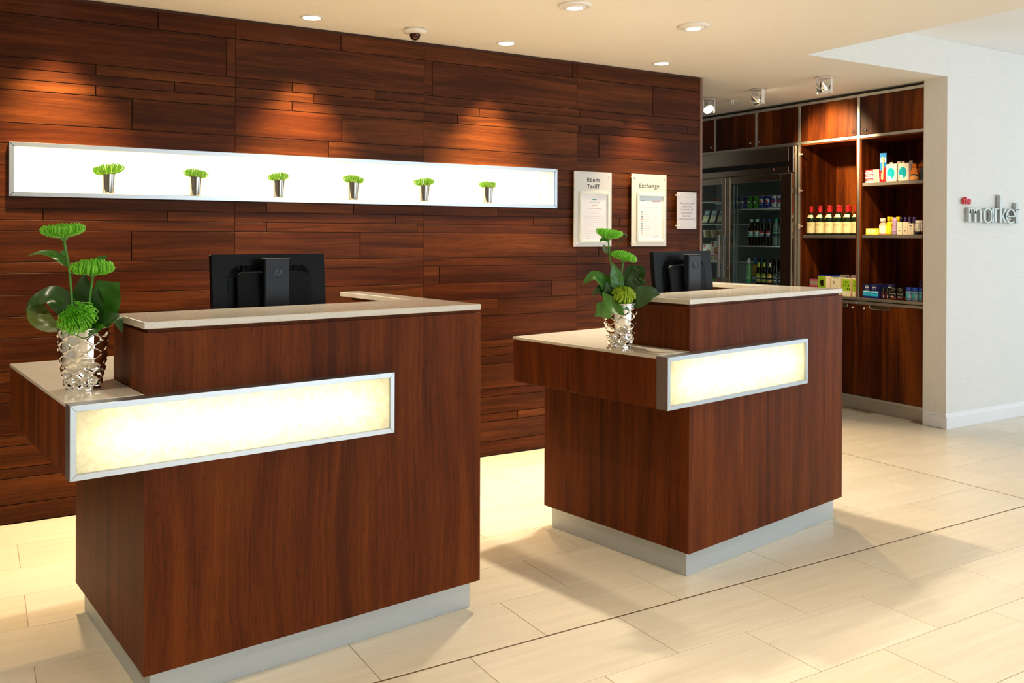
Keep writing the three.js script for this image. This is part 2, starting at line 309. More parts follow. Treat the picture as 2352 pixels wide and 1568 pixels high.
function ceilingSpot(x, z, target, label, cd, glow, body) {
  const t = thing('spotlight', label, 'spotlight', [x, CEIL, z], 0, 'adjustable ceiling spotlights in the shop aisle');
  mesh('ceiling_plate', lathe([[0, -.001], [.062, -.001], [.060, -.006], [0, -.008]], 32), M.plasticWhite, t);
  const d = V3(target[0] - x, target[1] - (CEIL - .085), target[2] - z).normalize();
  const yaw = Math.atan2(d.x, d.z), head = new THREE.Matrix4().lookAt(V3(0, 0, 0), d.clone().negate(), V3(0, 1, 0));
  const br = mesh('bracket', [bx(-.052, -.046, -.115, -.004, -.014, .014, .001), bx(.046, .052, -.115, -.004, -.014, .014, .001), bx(-.052, .052, -.010, -.004, -.014, .014, .001)], M.plasticWhite, t);
  br.rotation.y = yaw;
  const at = (g) => g.applyMatrix4(head).translate(0, -.085, 0);   // local +z points to the target
  const ring = lathe([[.046, -.006], [.047, .004], [.044, .008], [.040, .006], [.040, -.006]], 32).rotateX(Math.PI / 2);
  mesh('lamp_ring', at(ring), M.plasticWhite, t);
  const refl = mesh('reflector', at(lathe([[.040, .004], [.034, -.020], [.024, -.042], [.014, -.056], [.012, -.072], [0, -.073]], 28).rotateX(Math.PI / 2)), M.chrome, t);
  const ribs = []; for (let k = 0; k < 14; k++) { const a = k / 14 * Math.PI * 2; ribs.push(new THREE.BoxGeometry(.004, .004, .05).rotateX(.42).translate(0, .0345, -.024).rotateZ(a)); }
  mesh('cooling_fins', at(mergeGeometries(ribs)), M.plasticWhite, t);
  mesh('lamp_lens', at(new THREE.CylinderGeometry(.039, .039, .004, 28).rotateX(Math.PI / 2).translate(0, 0, .003)), glow, t);
  const p = V3(x, CEIL - .085, z).addScaledVector(d, .02);
  spot([p.x, p.y, p.z], target, WARM, cd, .50, .7, 1.6);
}
const glowSpot = lampGlow(new THREE.Color(1, 0.86, 0.6), 6);
ceilingSpot(5.15, -5.20, [4.75, 1.0, -4.05], 'white adjustable ceiling spotlight shining towards the reception hall', 18, glowSpot);
ceilingSpot(5.15, -4.68, [6.15, 1.90, -4.56], 'white adjustable ceiling spotlight aimed at the wine shelf', 13, glowSpot);
ceilingSpot(5.15, -4.09, [6.12, 1.36, -4.44], 'white adjustable ceiling spotlight aimed at the toiletries shelves', 10, glowSpot);

{  // out-of-view strip lamp, added to whiten the raised ceiling and market wall
  const t = thing('added_cove_light', 'slim linear cove lamp on the edge of the raised ceiling', 'added light', [4.42, 2.56, -0.9]);
  mesh('channel', bx(0.001, .014, 0, .05, -2.4, 2.4, .001, 'z'), M.plasticWhite, t);
  mesh('added_lamp_strip', bx(.014, .018, .008, .042, -2.38, 2.38, 0, 'z'), lampGlow(new THREE.Color(.92, .97, 1), 2.5), t);
  areaLight(4.7, .034, new THREE.Color(.90, .96, 1), 7, [.022, .026, 0], [1, .25, 0], t).name = 'added_cove_lamp';
}
// ------------------------------------------------------------------ reception desks
const parchment = dataTex(512, 256, (u, v) => { const a = pn(u * 60, v * 30, 60, 30, 61) - 0.5, b = pn(u * 180, v * 90, 180, 90, 62) - 0.5, c = pn(u * 9, v * 5, 9, 5, 63) - 0.5; const k = a * 16 + b * 16 + c * 8; return [250 + k, 240 + k, 208 + k * 1.3]; }, 1.0, 0.5);
M.parchment = phys({ map: parchment, roughness: 1, transmission: 0.75, thickness: 0, ior: 1.3, specularIntensity: 0.4 });
const tubeGlow = lampGlow(new THREE.Color(1, 0.95, 0.80), 3);
function desk(x, z, turn, Wd, d, d2, ret, label) {
  const t = thing('reception_desk', label, 'reception desk', [x, 0, z], turn);
  const B = (x0, x1, y0, y1, b0, b1, bev = 0.001, grain = 'y') => bx(x0, x1, y0, y1, -b1, -b0, bev, grain, x * 0.37, z * 0.61);
  mesh('plinth', B(.024, Wd - .024, 0, .099, .028, d - .028, .001, 'x'), M.plinth, t);
  mesh('front_panel', [B(0, Wd, .099, .688, 0, .02, 0), B(.777, Wd, .688, .884, 0, .02, 0), B(0, Wd, .884, 1.055, 0, .02, 0)], M.desk, t);
  mesh('side_panel', B(0.0003, .02, .099, .688, .0205, d), M.desk, t);
  mesh('side_panel', B(Wd - .02, Wd - .0003, .099, 1.055, .0205, d), M.desk, t);
  mesh('upper_side_panel', B(0.0003, .02, .886, 1.055, .0205, .307), M.desk, t);
  mesh('upper_back_panel', B(0.0003, Wd - .02, .886, 1.055, .307, .327), M.desk, t);
  mesh('return_panel', [B(Wd - .092, Wd - .075, .886, 1.055, .327, d - .02), B(Wd - .092, Wd - .0205, .886, 1.055, d - .02, d)], M.desk, t);
  mesh('staff_back_panel', B(.02, Wd - .02, .099, .872, d - .02, d), M.desk, t);
  mesh('recessed_spacer', [B(.012, Wd - .012, 1.0545, 1.0665, .012, .30, 0), B(Wd - .085, Wd - .012, 1.0545, 1.0665, .30, d - .03, 0)], M.desk, t);
  // high counter: an L of quartz with eased edges
  const L = new THREE.Shape([V2(0, 0), V2(Wd, 0), V2(Wd, ret), V2(Wd - .095, ret), V2(Wd - .095, .32), V2(0, .32)]);
  const slab = (s, y, th) => new THREE.ExtrudeGeometry(s, { depth: th - .004, bevelEnabled: true, bevelThickness: .002, bevelSize: .002, bevelOffset: -.002, bevelSegments: 2 }).rotateX(-Math.PI / 2).translate(0, y + .002, 0);
  mesh('counter_top', slab(L, 1.066, .020), M.quartz, t);
  // low shelf counter that wraps the end and runs behind as the work surface
  const S = new THREE.Shape([V2(-.205, 0), V2(0, 0), V2(0, .328), V2(Wd - .021, .328), V2(Wd - .021, d2), V2(-.205, d2)]);
  mesh('low_counter_top', slab(S, .874, .012), M.quartz, t);
  mesh('low_counter_box', [B(-.204, -.186, .69, .874, .0005, d2 - .004), B(-.186, 0, .69, .706, .062, d2 - .004), B(-.186, 0, .706, .874, d2 - .022, d2 - .004), B(-.186, 0, .706, .874, .064, .076)], M.desk, t);
  // light box
  const lb = new THREE.Group(); lb.name = 'light_box'; t.add(lb);
  const X0 = -.203, X1 = .777, Y0 = .688, Y1 = .8845, f = .0165, fd = .055;
  const bar = (len, w, rot, cx, cy) => { const s = new THREE.Shape([V2(-len / 2, 0), V2(len / 2, 0), V2(len / 2 - w, w), V2(-len / 2 + w, w)]);
    return new THREE.ExtrudeGeometry(s, { depth: fd - .002, bevelEnabled: true, bevelThickness: .001, bevelSize: .001, bevelOffset: -.001, bevelSegments: 1 }).rotateZ(rot).translate(cx, cy, .001); };
  const cx = (X0 + X1) / 2, cy = (Y0 + Y1) / 2;
  mesh('frame_bar', bar(X1 - X0, f, 0, cx, Y0), M.alu, lb); mesh('frame_bar', bar(X1 - X0, f, Math.PI, cx, Y1), M.alu, lb);
  mesh('frame_bar', bar(Y1 - Y0, f, Math.PI / 2, X1, cy), M.alu, lb); mesh('frame_bar', bar(Y1 - Y0, f, -Math.PI / 2, X0, cy), M.alu, lb);
  const pane = new THREE.PlaneGeometry(X1 - X0 - 2 * f + .004, Y1 - Y0 - 2 * f + .004); const uv = pane.attributes.uv; for (let i = 0; i < uv.count; i++) uv.setXY(i, uv.getX(i) * .95 + x, uv.getY(i) * .17 + z);
  mesh('translucent_panel', pane.translate(cx, cy, .046), M.parchment, lb);
  const hb = -.058; // back of the housing
  mesh('housing', [bx(X0 + .010, X1 - .008, Y0 + .004, Y0 + .008, hb, .044, 0), bx(X0 + .010, X1 - .008, Y1 - .010, Y1 - .0125, hb, .044, 0), bx(X0 + .010, X0 + .015, Y0 + .006, Y1 - .011, hb, .044, 0), bx(X1 - .012, X1 - .008, Y0 + .006, Y1 - .011, hb, .044, 0), bx(X0 + .010, X1 - .008, Y0 + .006, Y1 - .011, hb - .003, hb, 0)], M.white, lb);
  mesh('fluorescent_tube', cyl(.008, .008, X1 - X0 - .12, cx, cy, hb + .012, 'x', 14), tubeGlow, lb);
  areaLight(X1 - X0 - .12, .03, new THREE.Color(1, .93, .72), 9.5, [cx, cy, hb + .022], [0, 0, 1], lb).name = 'tube_light';
  return t;
}
const D1 = desk(0.4119, -2.5631, rad(6.7514), 1.168, .828, .858, .885, 'walnut reception desk with lit panel, standing closest to the row of potted niche flowers');
const D2 = desk(2.4018, -2.5207, rad(9.9261), 1.184, .80, .79, .755, 'walnut reception desk with lit panel, standing beside the shop aisle');
D1.userData.label = 'walnut reception desk with lit panel, away from the fridge'; D2.userData.label = 'walnut reception desk with lit panel, by the fridge and shop aisle';
D1.userData.group = D2.userData.group = 'walnut reception desks';
// desk frames: put a child at (right, up, back) of a desk as a top-level thing
function onDesk(D, x, y, b) { return V3(x, y, -b).applyAxisAngle(V3(0, 1, 0), D.rotation.y).add(D.position); }

// ------------------------------------------------------------------ shop shelving along the aisle: metal frame, upper cabinets, open bays, base cabinets
const SX = 5.870, SB = 6.31;     // front plane and back panel of the shelving
const SZ = [-3.815, -4.348, -4.902, -5.358, -5.842, -6.33];
const FR = 'y';
{
  const t = thing('shop_counter', 'long wood shop counter board with brushed metal front edge', 'counter', [SX, .846, -4.6]);
  mesh('counter_edge', bx(-.004, .012, 0, .0215, SZ[2] + .012 + 4.6, SZ[0] - .001 + 4.6, .001, 'z'), M.alu2, t);
  mesh('counter_board', bx(.012, SB - SX, 0, .0215, SZ[2] + .012 + 4.6, SZ[0] - .001 + 4.6, 0, 'z'), M.shelf, t);
}
const knob = (t, x, y, z) => { const k = mesh('lock', lathe([[0, .010], [.007, .009], [.010, .005], [.010, 0]], 18).rotateZ(Math.PI / 2).translate(x, y, z), M.steelBright, t); return k; };
const cabLabels = ['upper wood cabinet door lit by the spotlight, above the toiletries shelves', 'upper wood cabinet door above the wine shelf', 'upper wood cabinet door above the fridge, next to the wine bay', 'upper wood cabinet door above the fridge gauge side, middle one', 'upper wood cabinet door beside the plank wall end'];
cabLabels[0] = 'upper wood cabinet above the toiletries shelves, beside the white wall'; cabLabels[1] = 'upper wood cabinet directly above the wine shelf'; cabLabels[2] = 'upper wood cabinet above the fridge control gauge'; cabLabels[3] = 'upper wood cabinet above the left fridge door'; cabLabels[4] = 'upper wood cabinet mostly hidden behind the plank wall end';
const lockZ = [-4.291, -4.398, -5.319, -5.421, -5.888];
for (let k = 0; k < 5; k++) {
  const z1 = k ? SZ[k] - .012 : SZ[0] - .002, z0 = SZ[k + 1] + .012, zc = (z0 + z1) / 2, h = (z1 - z0) / 2;
  const t = thing('upper_cabinet', cabLabels[k], 'cabinet', [SX, 2.107, zc], 0, 'upper cabinets over the shop shelving');
  mesh('body', bx(.022, .42, .001, .291, -h, h, .001, 'y', k, 0), M.shelf, t);
  const d = mesh('door', bx(.003, .021, .002, .290, -h + .002, h - .002, .001, 'y', k * .43, k * .29), M.shelf, t);
  knob(d, 0, 2.143 - 2.107, lockZ[k] - zc);
  mesh('top_rail', bx(0, .03, .292, .314, -h - .023, h + (k ? .001 : 0), .001, 'z'), M.alu2, t);
  mesh('bottom_rail', bx(0, .03, -.022, -.0005, -h - .023, h + (k ? .001 : 0), .001, 'z'), M.alu2, t);
  mesh('post', bx(-.002, .03, 0, .292, -h - .023, -h - .001, .001, 'y'), M.alu2, t);
}
function bay(k, label, shelves, side) {
  const z1 = k ? SZ[k] - .012 : SZ[0] - .001, z0 = SZ[k + 1] + .012, zc = (z0 + z1) / 2, h = (z1 - z0) / 2;
  const t = thing('shelving_bay', label, 'shelving', [SX, .868, zc], 0, 'open wood shelving bays');
  const H = 2.085 - .868;
  mesh('side_panel', bx(.004, SB - SX, 0, H, -h, -h + .012, .0005, 'y', .3 * k, .7), M.shelf, t);
  mesh('side_panel', bx(.004, SB - SX, 0, H, h - .012, h, .0005, 'y', .9, .2 * k), M.shelf, t);
  mesh('back_panel', bx(SB - SX - .014, SB - SX, 0, H, -h + .012, h - .012, 0, 'y', .15, .4 * k), M.shelf, t);
  mesh('top_panel', bx(.004, SB - SX - .014, H - .012, H, -h + .012, h - .012, 0, 'z'), M.shelf, t);
  mesh('post', bx(-.002, .03, k ? -.768 : 0, H - .0005, -h - .023, -h - .001, .001, 'y'), M.alu2, t);
  for (const y of shelves) { const s = mesh('shelf', bx(.026, SB - SX - .015, y - .868 - .022, y - .868, -h + .0125, h - .0125, .0005, 'z', y, 0), M.shelf, t); mesh('shelf_edge', bx(.014, .026, y - .868 - .025, y - .868, -h + .0125, h - .0125, .001, 'z'), M.alu2, s); }
  return t;
}
bay(0, 'open wood shelving bay stocked with toiletries', [1.742, 1.348]);
const wineBay = bay(1, 'open wood shelving bay with the wine bottles and adapter boxes', [1.346]);
{
  const t = thing('glass_door', 'clear glass door with small metal hinges in front of the wine bay', 'glass door', [SX - .014, .875, -4.625]);
  const g = new THREE.PlaneGeometry(.515, 1.20).rotateY(-Math.PI / 2).translate(0, .60, .0); mesh('pane', g, M.glass, t);
  for (const y of [2.003, 1.708, 1.418]) mesh('hinge', [bx(-.006, .002, y - .875 - .006, y - .875 + .006, -.262, -.232, .001), bx(-.006, .010, y - .875 - .02, y - .875 + .02, -.266, -.260, .001), cyl(.006, .006, .004, -.004, y - .875, -.232, 'x', 14)], plain(0xe2ddd0, .3, { metalness: .3 }), t);
}
function baseCab(z0, z1, lock, hz0, hz1, label) {
  const zc = (z0 + z1) / 2, t = thing('base_cabinet', label, 'cabinet', [SX, .116, zc], 0, 'base cabinets under the shop counter');
  mesh('body', bx(.022, SB - SX, 0, .70, z0 - zc, z1 - zc, 0, 'y'), M.shelf, t);
  const d = mesh('door', bx(.001, .020, .002, .698, z0 - zc + .0015, z1 - zc - .0015, .001, 'y', .7, z0), M.shelf, t);
  knob(d, -.001, .788 - .116, lock - zc);
  mesh('door_rail', bx(-.002, .02, .7005, .722, z0 - zc, z1 - zc, .001, 'z'), M.alu2, t);
  mesh('bottom_rail', bx(-.002, .02, -.018, -.0005, z0 - zc, z1 - zc, .001, 'z'), M.alu2, t);
  mesh('kick_board', bx(.045, .06, -.116, -.018, z0 - zc, z1 - zc, .001, 'z'), M.alu2, t);
  const s = new THREE.Shape(), w = hz1 - hz0; s.moveTo(0, 0); s.lineTo(w, 0); s.lineTo(w, -.018); s.quadraticCurveTo(w, -.027, w - .012, -.027); s.lineTo(.012, -.027); s.quadraticCurveTo(0, -.027, 0, -.018); s.closePath();
  const p = mesh('recessed_pull', new THREE.ExtrudeGeometry(s, { depth: .002, bevelEnabled: false }).rotateY(-Math.PI / 2).translate(-.0005, .698, hz0 - zc), std({ color: 0x8a7a60, metalness: 1, roughness: .4 }), d);
  mesh('pull_lip', tube([[-.002, .696, hz0 - zc + .002], [-.002, .676, hz0 - zc + .004], [-.002, .6725, hz0 - zc + .014], [-.002, .6725, hz1 - zc - .014], [-.002, .676, hz1 - zc - .004], [-.002, .696, hz1 - zc - .002]], .002, 30, 5), M.alu2, d);
}
baseCab(-4.356, -3.818, -4.292, -4.247, -4.08, 'wood base cabinet below the toiletries shelves');
baseCab(-4.890, -4.358, -4.392, -4.60, -4.435, 'wood base cabinet below the adapter boxes, mostly behind the desk');

// ------------------------------------------------------------------ fridge
{
  const FX = 5.84, DX = 5.80, zR = -4.918, zL = -6.30, sp = -5.642;
  const t = thing('drinks_fridge', 'stainless steel double door glass fridge stocked with drinks and food', 'fridge', [FX, 0, -5.6]);
  const w = (x0, x1, y0, y1, z0, z1, b = .001, g = 'z') => bx(x0 - FX, x1 - FX, y0, y1, z0 + 5.6, z1 + 5.6, b, g);
  const liner = std({ color: 0x5c635f, roughness: .5 });
  mesh('cabinet_shell', [w(FX, 6.33, .08, 2.08, zR - .05, zR, .002), w(FX, 6.33, .08, 2.08, zL, zL + .05, .002), w(FX, 6.33, 1.86, 2.08, zL + .05, zR - .05, 0), w(FX, 6.33, .08, .16, zL + .05, zR - .05, 0)], M.steel, t);
  mesh('inner_liner', [w(6.29, 6.32, .16, 1.86, zL + .05, zR - .05, 0), w(FX + .01, 6.3, .16, 1.86, zR - .056, zR - .0505, 0), w(FX + .01, 6.3, .16, 1.86, zL + .0505, zL + .056, 0), w(FX + .01, 6.3, 1.85, 1.8595, zL + .056, zR - .056, 0), w(FX + .01, 6.3, .1605, .17, zL + .056, zR - .056, 0)], liner, t);
  mesh('upper_header_panel', w(FX - .012, FX, 1.955, 2.075, zL + .01, zR - .055, .003), M.steel, t);
  mesh('lower_header_panel', w(FX - .014, FX, 1.862, 1.912, zL + .01, zR - .055, .003), M.steel, t);
  mesh('vent_gap', w(FX - .001, FX + .004, 1.913, 1.954, zL + .01, zR - .055, 0), M.black, t);
  mesh('corner_post', w(FX - .020, FX + .002, 1.86, 2.078, zR - .053, zR, .006, 'y'), M.steelBright, t);
  const ga = mesh('temperature_gauge', cyl(.0225, .0225, .006, -.016, 1.893, -5.119 + 5.6, 'x', 28), M.black, t);
  mesh('gauge_dial', [bx(-.0205, -.0195, 1.887, 1.903, .472, .484, 0), bx(-.0205, -.0195, 1.889, 1.901, .4845, .492, 0)], std({ color: 0xcfc6c2, roughness: .5 }), ga);
  mesh('gauge_display', bx(-.0212, -.0202, 1.886, 1.901, .4825, .494, 0), std({ color: 0xd81b3a, roughness: .5 }), ga);
  for (const z of [-5.70, -5.60]) mesh('screw', cyl(.004, .004, .003, -.0155, 1.868, z + 5.6, 'x', 12), M.steelBright, t);
  const doors = [[sp + .003, zR - .002, -1], [zL + .01, sp - .003, 1]];
  doors.forEach(([z0, z1, hs], k) => {
    const d = new THREE.Group(); d.name = 'door'; t.add(d);
    const fw = .075, y0 = .17, y1 = 1.852;
    mesh('door_frame', [w(DX, FX - .003, y0, y1, z0, z0 + (k ? .07 : .05), .004), w(DX, FX - .003, y0, y1, z1 - (k ? .05 : .115), z1, .004, 'y'), w(DX + .001, FX - .004, y1 - .055, y1 - .001, z0 + (k ? .0702 : .0502), z1 - (k ? .0502 : .1152), .002), w(DX + .001, FX - .004, y0 + .001, y0 + .08, z0 + (k ? .0702 : .0502), z1 - (k ? .0502 : .1152), .002)], M.steel, d);
    mesh('gasket', [w(FX - .0028, FX - .0004, y0 + .01, y1 - .01, z0 + .01, z0 + .03, 0), w(FX - .0028, FX - .0004, y0 + .01, y1 - .01, z1 - .03, z1 - .01, 0)], M.black, d);
    const a = z0 + (k ? .07 : .05), b = z1 - (k ? .05 : .115);
    mesh('glass', new THREE.PlaneGeometry(b - a, y1 - y0 - .13).rotateY(-Math.PI / 2).translate(DX + .016 - FX, (y0 + y1) / 2 + .01, (a + b) / 2 + 5.6), M.fridgeGlass, d);
    const hz = k ? sp - .028 : sp + .028;
    const hd = mesh('handle', w(DX - .062, DX - .044, .968, 1.342, hz - .013, hz + .013, .004, 'y'), M.alu, d);
    mesh('handle_standoff', [cyl(.005, .005, .046, DX - FX - .022, 1.27, hz + 5.6, 'x', 12), cyl(.005, .005, .046, DX - FX - .022, 1.055, hz + 5.6, 'x', 12)], M.steelBright, hd);
  });
  const wire = std({ color: 0xe4eae6, roughness: .4 });
  for (const [y, z0, z1] of [[1.575, sp + .03, zR - .07], [1.250, sp + .03, zR - .07], [.915, sp + .03, zR - .07], [1.655, zL + .07, sp - .03], [1.448, zL + .07, sp - .03], [1.10, zL + .07, sp - .03], [.885, zL + .07, sp - .03]]) {
    const g = [w(5.945, 5.951, y - .010, y, z0, z1, .001), w(6.26, 6.266, y - .010, y, z0, z1, .001)];
    for (let k = 0; k <= 28; k++) { const z = z0 + (z1 - z0) * k / 28; g.push(w(5.947, 6.264, y - .004, y - .001, z - .0012, z + .0012, 0)); }
    mesh('wire_shelf', g, wire, t);
  }
  mesh('shelf_standard', [w(5.925, 5.940, .2, 1.83, sp + .012, sp + .024, 0, 'y'), w(5.925, 5.940, .2, 1.83, sp - .024, sp - .012, 0, 'y')], M.steelBright, t);
  mesh('center_mullion', w(FX - .002, FX + .03, .16, 1.86, sp - .018, sp + .018, .002, 'y'), M.steel, t);
  mesh('foot_plate', w(FX + .03, FX + .05, 0.0, .08, zL + .02, zR - .02, 0), M.black, t);
  // hidden tubes behind the outer door stiles, added to brighten the goods inside
  const fl = lampGlow(new THREE.Color(.8, 1, .95), 1.2), fc = new THREE.Color(.85, 1, .95);
  for (const [z, dz] of [[zR - .068, -1], [zL + .068, 1]]) {
    mesh('added_lamp_tube', cyl(.006, .006, 1.55, .035, 1.0, z + 5.6, 'y', 10), fl, t);
    areaLight(.016, 1.5, fc, 12.0, [.037, 1.0, z + 5.6 + dz * .008], [.8, 0, dz * .6], t).name = 'added_fridge_light';
  }
}

// ------------------------------------------------------------------ goods: cartons, bottles, cans
function ct(w, h, draw) {
  const c = document.createElement('canvas'); c.width = w; c.height = h; const x = c.getContext('2d'); draw(x, w, h);
  const t = new THREE.CanvasTexture(c); t.colorSpace = THREE.SRGBColorSpace; t.magFilter = THREE.LinearFilter; return t;
}
const rect = (x, col, a, b, w, h) => { x.fillStyle = col; x.fillRect(a, b, w, h); };
const disc = (x, col, a, b, r, r2) => { x.fillStyle = col; x.beginPath(); x.ellipse(a, b, r, r2 ?? r, 0, 0, 7); x.fill(); };
const txt = (x, col, font, s, a, b, al = 'center') => { x.fillStyle = col; x.font = font; x.textAlign = al; x.textBaseline = 'middle'; x.fillText(s, a, b); };
function carton(name, label, cat, w, h, d, pos, tex, side, group, turn = -Math.PI / 2, sideTex) {
  const t = thing(name, label, cat, pos, turn, group);
  mesh('box', bx(-w / 2, w / 2, 0, h, -d / 2, d / 2, .0012), plain(side), t);
  mesh('printed_front', new THREE.BoxGeometry(w - .002, h - .002, .0006).translate(0, h / 2, d / 2), std({ map: tex, roughness: .4 }), t);
  if (sideTex) mesh('printed_side', new THREE.BoxGeometry(.0006, h - .002, d - .002).translate(w / 2, h / 2, 0), std({ map: sideTex, roughness: .4 }), t);
  return t;
}
function band(r, y0, y1, seg = 28) { return new THREE.CylinderGeometry(r, r, y1 - y0, seg, 1, true, Math.PI, Math.PI * 2).translate(0, (y0 + y1) / 2, 0); }
function bottle(name, label, cat, pos, spec, group) {
  const t = thing(name, label, cat, pos, -Math.PI / 2, group);
  const sx = spec.flat ?? 1, b = mesh('body', lathe(spec.body, 28).scale(1, 1, sx), spec.mat, t);
  if (spec.label) { const [r, y0, y1, tex] = spec.label; mesh('label', band(r, y0, y1).scale(1, 1, sx), std({ map: tex, roughness: .45 }), t); }
  if (spec.label2) { const [r0, r1, y0, y1, m] = spec.label2; mesh('neck_label', new THREE.CylinderGeometry(r1, r0, y1 - y0, 20, 1, true, -1.15, 2.3).translate(0, (y0 + y1) / 2, 0).scale(1, 1, sx), m, t); }
  if (spec.cap) mesh('cap', lathe(spec.cap, 24).scale(1, 1, spec.capFlat ?? 1), spec.capMat, t);
  return t;
}
const capP = (r, y0, y1) => [[0, y0], [r, y0], [r, y1 - r * .15], [r * .92, y1], [0, y1]];
const X1c = 5.935;
// --- top toiletries shelf, y = 1.742
const tpTex = ct(256, 72, (x, w, h) => { rect(x, '#efe6dc', 0, 0, w, h); rect(x, '#c8202a', 0, 0, 150, 44); rect(x, '#9a968c', 168, 6, 76, 60); txt(x, '#f3e9e2', 'bold italic 34px sans-serif', 'Colgate', 74, 22); });
for (let k = 0; k < 3; k++) carton('toothpaste_box', ['red and white toothpaste box at the bottom of the stack of three', 'red and white toothpaste box in the middle of the stack of three', 'red and white toothpaste box on top of the stack of three'][k], 'toothpaste', .118, .0325, .04, [5.925, 1.742 + k * .033, -4.252 - k * .002], tpTex, 0xb7232b, 'toothpaste boxes');
{
  const t = thing('toothbrush_pack', 'blue and red toothbrush blister pack standing upright on the shelf', 'toothbrush', [5.925, 1.742, -4.175], -Math.PI / 2 + .15);
  const tex = ct(96, 384, (x, w, h) => { rect(x, '#1f78c4', 0, 0, w, h); rect(x, '#e8e4d8', 8, 60, 80, 60); x.fillStyle = '#d8232b'; x.beginPath(); x.moveTo(0, 240); x.lineTo(w, 170); x.lineTo(w, h); x.lineTo(0, h); x.fill(); x.save(); x.translate(22, 300); x.rotate(-Math.PI / 2); txt(x, '#f6e8e0', 'bold 24px sans-serif', 'Colgate', 0, 0); x.restore(); });
  mesh('card', bx(-.025, .025, 0, .219, -.002, .002, .0005), plain(0x1f6fb8), t);
  mesh('printed_front', new THREE.BoxGeometry(.049, .217, .0004).translate(0, .1095, .0022), std({ map: tex, roughness: .35 }), t);
  mesh('toothbrush', [tube([[0, .02, .010], [.002, .07, .011], [.004, .12, .010], [.004, .185, .009]], .005, 20, 8), bx(-.004, .010, .155, .188, .009, .018, .002)], plain(0xf0dc8c, .35), t);
}
const packTex = ct(256, 384, (x, w, h) => { rect(x, '#eee3d6', 0, 0, w, h); disc(x, '#bfe6ea', 116, 210, 106, 140); disc(x, '#14a9c4', 116, 205, 98, 130); disc(x, '#d9eef0', 70, 300, 60, 40); disc(x, '#b8894e', 30, 320, 14, 30); });
for (const [z, l] of [[-4.098, 'white wrapped tissue pack with turquoise oval beside the toothbrush'], [-4.002, 'white wrapped tissue pack with turquoise oval beside the orange bottles']]) {
  const t = thing('tissue_pack', l, 'tissue pack', [5.945, 1.742, z], -Math.PI / 2, 'wrapped tissue packs');
  const s = new THREE.Shape(); const w = .088, h = .132, r = .012; s.moveTo(-w / 2 + r, -h * 0); s.lineTo(w / 2 - r, 0); s.quadraticCurveTo(w / 2, 0, w / 2, r); s.lineTo(w / 2, h - r); s.quadraticCurveTo(w / 2, h, w / 2 - r, h); s.lineTo(-w / 2 + r, h); s.quadraticCurveTo(-w / 2, h, -w / 2, h - r); s.lineTo(-w / 2, r); s.quadraticCurveTo(-w / 2, 0, -w / 2 + r, 0);
  mesh('pack', new THREE.ExtrudeGeometry(s, { depth: .06, bevelEnabled: true, bevelSize: .004, bevelThickness: .006, bevelOffset: -.004, bevelSegments: 3 }).translate(0, 0, -.03), plain(0xeee3d6, .35), t);
  mesh('printed_front', new THREE.PlaneGeometry(.08, .122).translate(0, .066, .0366), std({ map: packTex, roughness: .35 }), t);
  mesh('wrapper_ears', [bx(-.042, -.018, .130, .148, -.01, -.004, .002), bx(.018, .044, .130, .150, -.012, -.006, .002)], phys({ color: 0xd8cfc4, roughness: .3, transmission: .5, thickness: 0 }), t);
}
const sunTex = ct(128, 96, (x, w, h) => { rect(x, '#e8852a', 0, 0, w, h); rect(x, '#f0b060', 34, 46, 60, 44); x.fillStyle = '#1c1414'; x.beginPath(); x.moveTo(64, 2); x.quadraticCurveTo(92, 6, 90, 40); x.lineTo(38, 40); x.quadraticCurveTo(36, 6, 64, 2); x.fill(); rect(x, '#d8cfc4', 50, 24, 28, 8); });
const sun = { body: [[0, 0], [.030, 0], [.031, .004], [.031, .045], [.024, .075], [.016, .092], [.012, .098], [0, .098]], flat: .62, mat: plain(0xe27a1e, .35), label: [.0315, .006, .048, sunTex], cap: capP(.014, .098, .122), capMat: plain(0xf07c10, .35) };
bottle('sun_lotion', 'orange sun lotion bottle with black label on the top shelf', 'bottle', [5.935, 1.742, -3.93], sun, 'orange lotion bottles');
bottle('sun_lotion', 'orange sun lotion bottle half behind another on the top shelf', 'bottle', [6.00, 1.742, -3.925], sun, 'orange lotion bottles');
bottle('mouthwash', 'dark blue bottle with orange cap at the pillar end of the top shelf', 'bottle', [5.94, 1.742, -3.862], { body: [[0, 0], [.021, 0], [.022, .004], [.022, .075], [.014, .090], [.010, .094], [0, .094]], mat: plain(0x1d4a66, .25), cap: capP(.011, .094, .118), capMat: plain(0xee7414, .35) });
// --- second toiletries shelf, y = 1.348
carton('soap_box', 'small yellow soap box lying on the middle shelf', 'soap', .104, .048, .05, [5.93, 1.348, -4.255], ct(128, 64, (x, w, h) => { rect(x, '#f2e44c', 0, 0, w, h); rect(x, '#f6f0b4', 10, 8, 90, 44); }), 0xe9cf20);
bottle('baby_oil', 'pale pink bottle with white cap beside the soap box', 'bottle', [5.935, 1.348, -4.182], { body: [[0, 0], [.028, 0], [.029, .004], [.029, .070], [.027, .082], [.018, .090], [.016, .096], [0, .096]], flat: .7, mat: plain(0xe8b49a, .25), label: [.0293, .006, .072, ct(128, 96, (x, w, h) => { rect(x, '#e8b8a4', 0, 0, w, h); rect(x, '#f6ece6', 34, 6, 60, 84); })], cap: capP(.020, .096, .122), capMat: plain(0xf4efe8, .4) });
const shamp = { body: [[0, 0], [.024, 0], [.025, .004], [.025, .062], [.021, .085], [.012, .098], [.010, .104], [0, .104]], flat: .7, mat: plain(0xf2c414, .3), label: [.0253, .012, .07, ct(128, 96, (x, w, h) => { rect(x, '#f0be10', 0, 0, w, h); disc(x, '#fbe030', 64, 50, 34, 44); })], cap: capP(.013, .104, .134), capMat: plain(0xf7d81c, .35) };
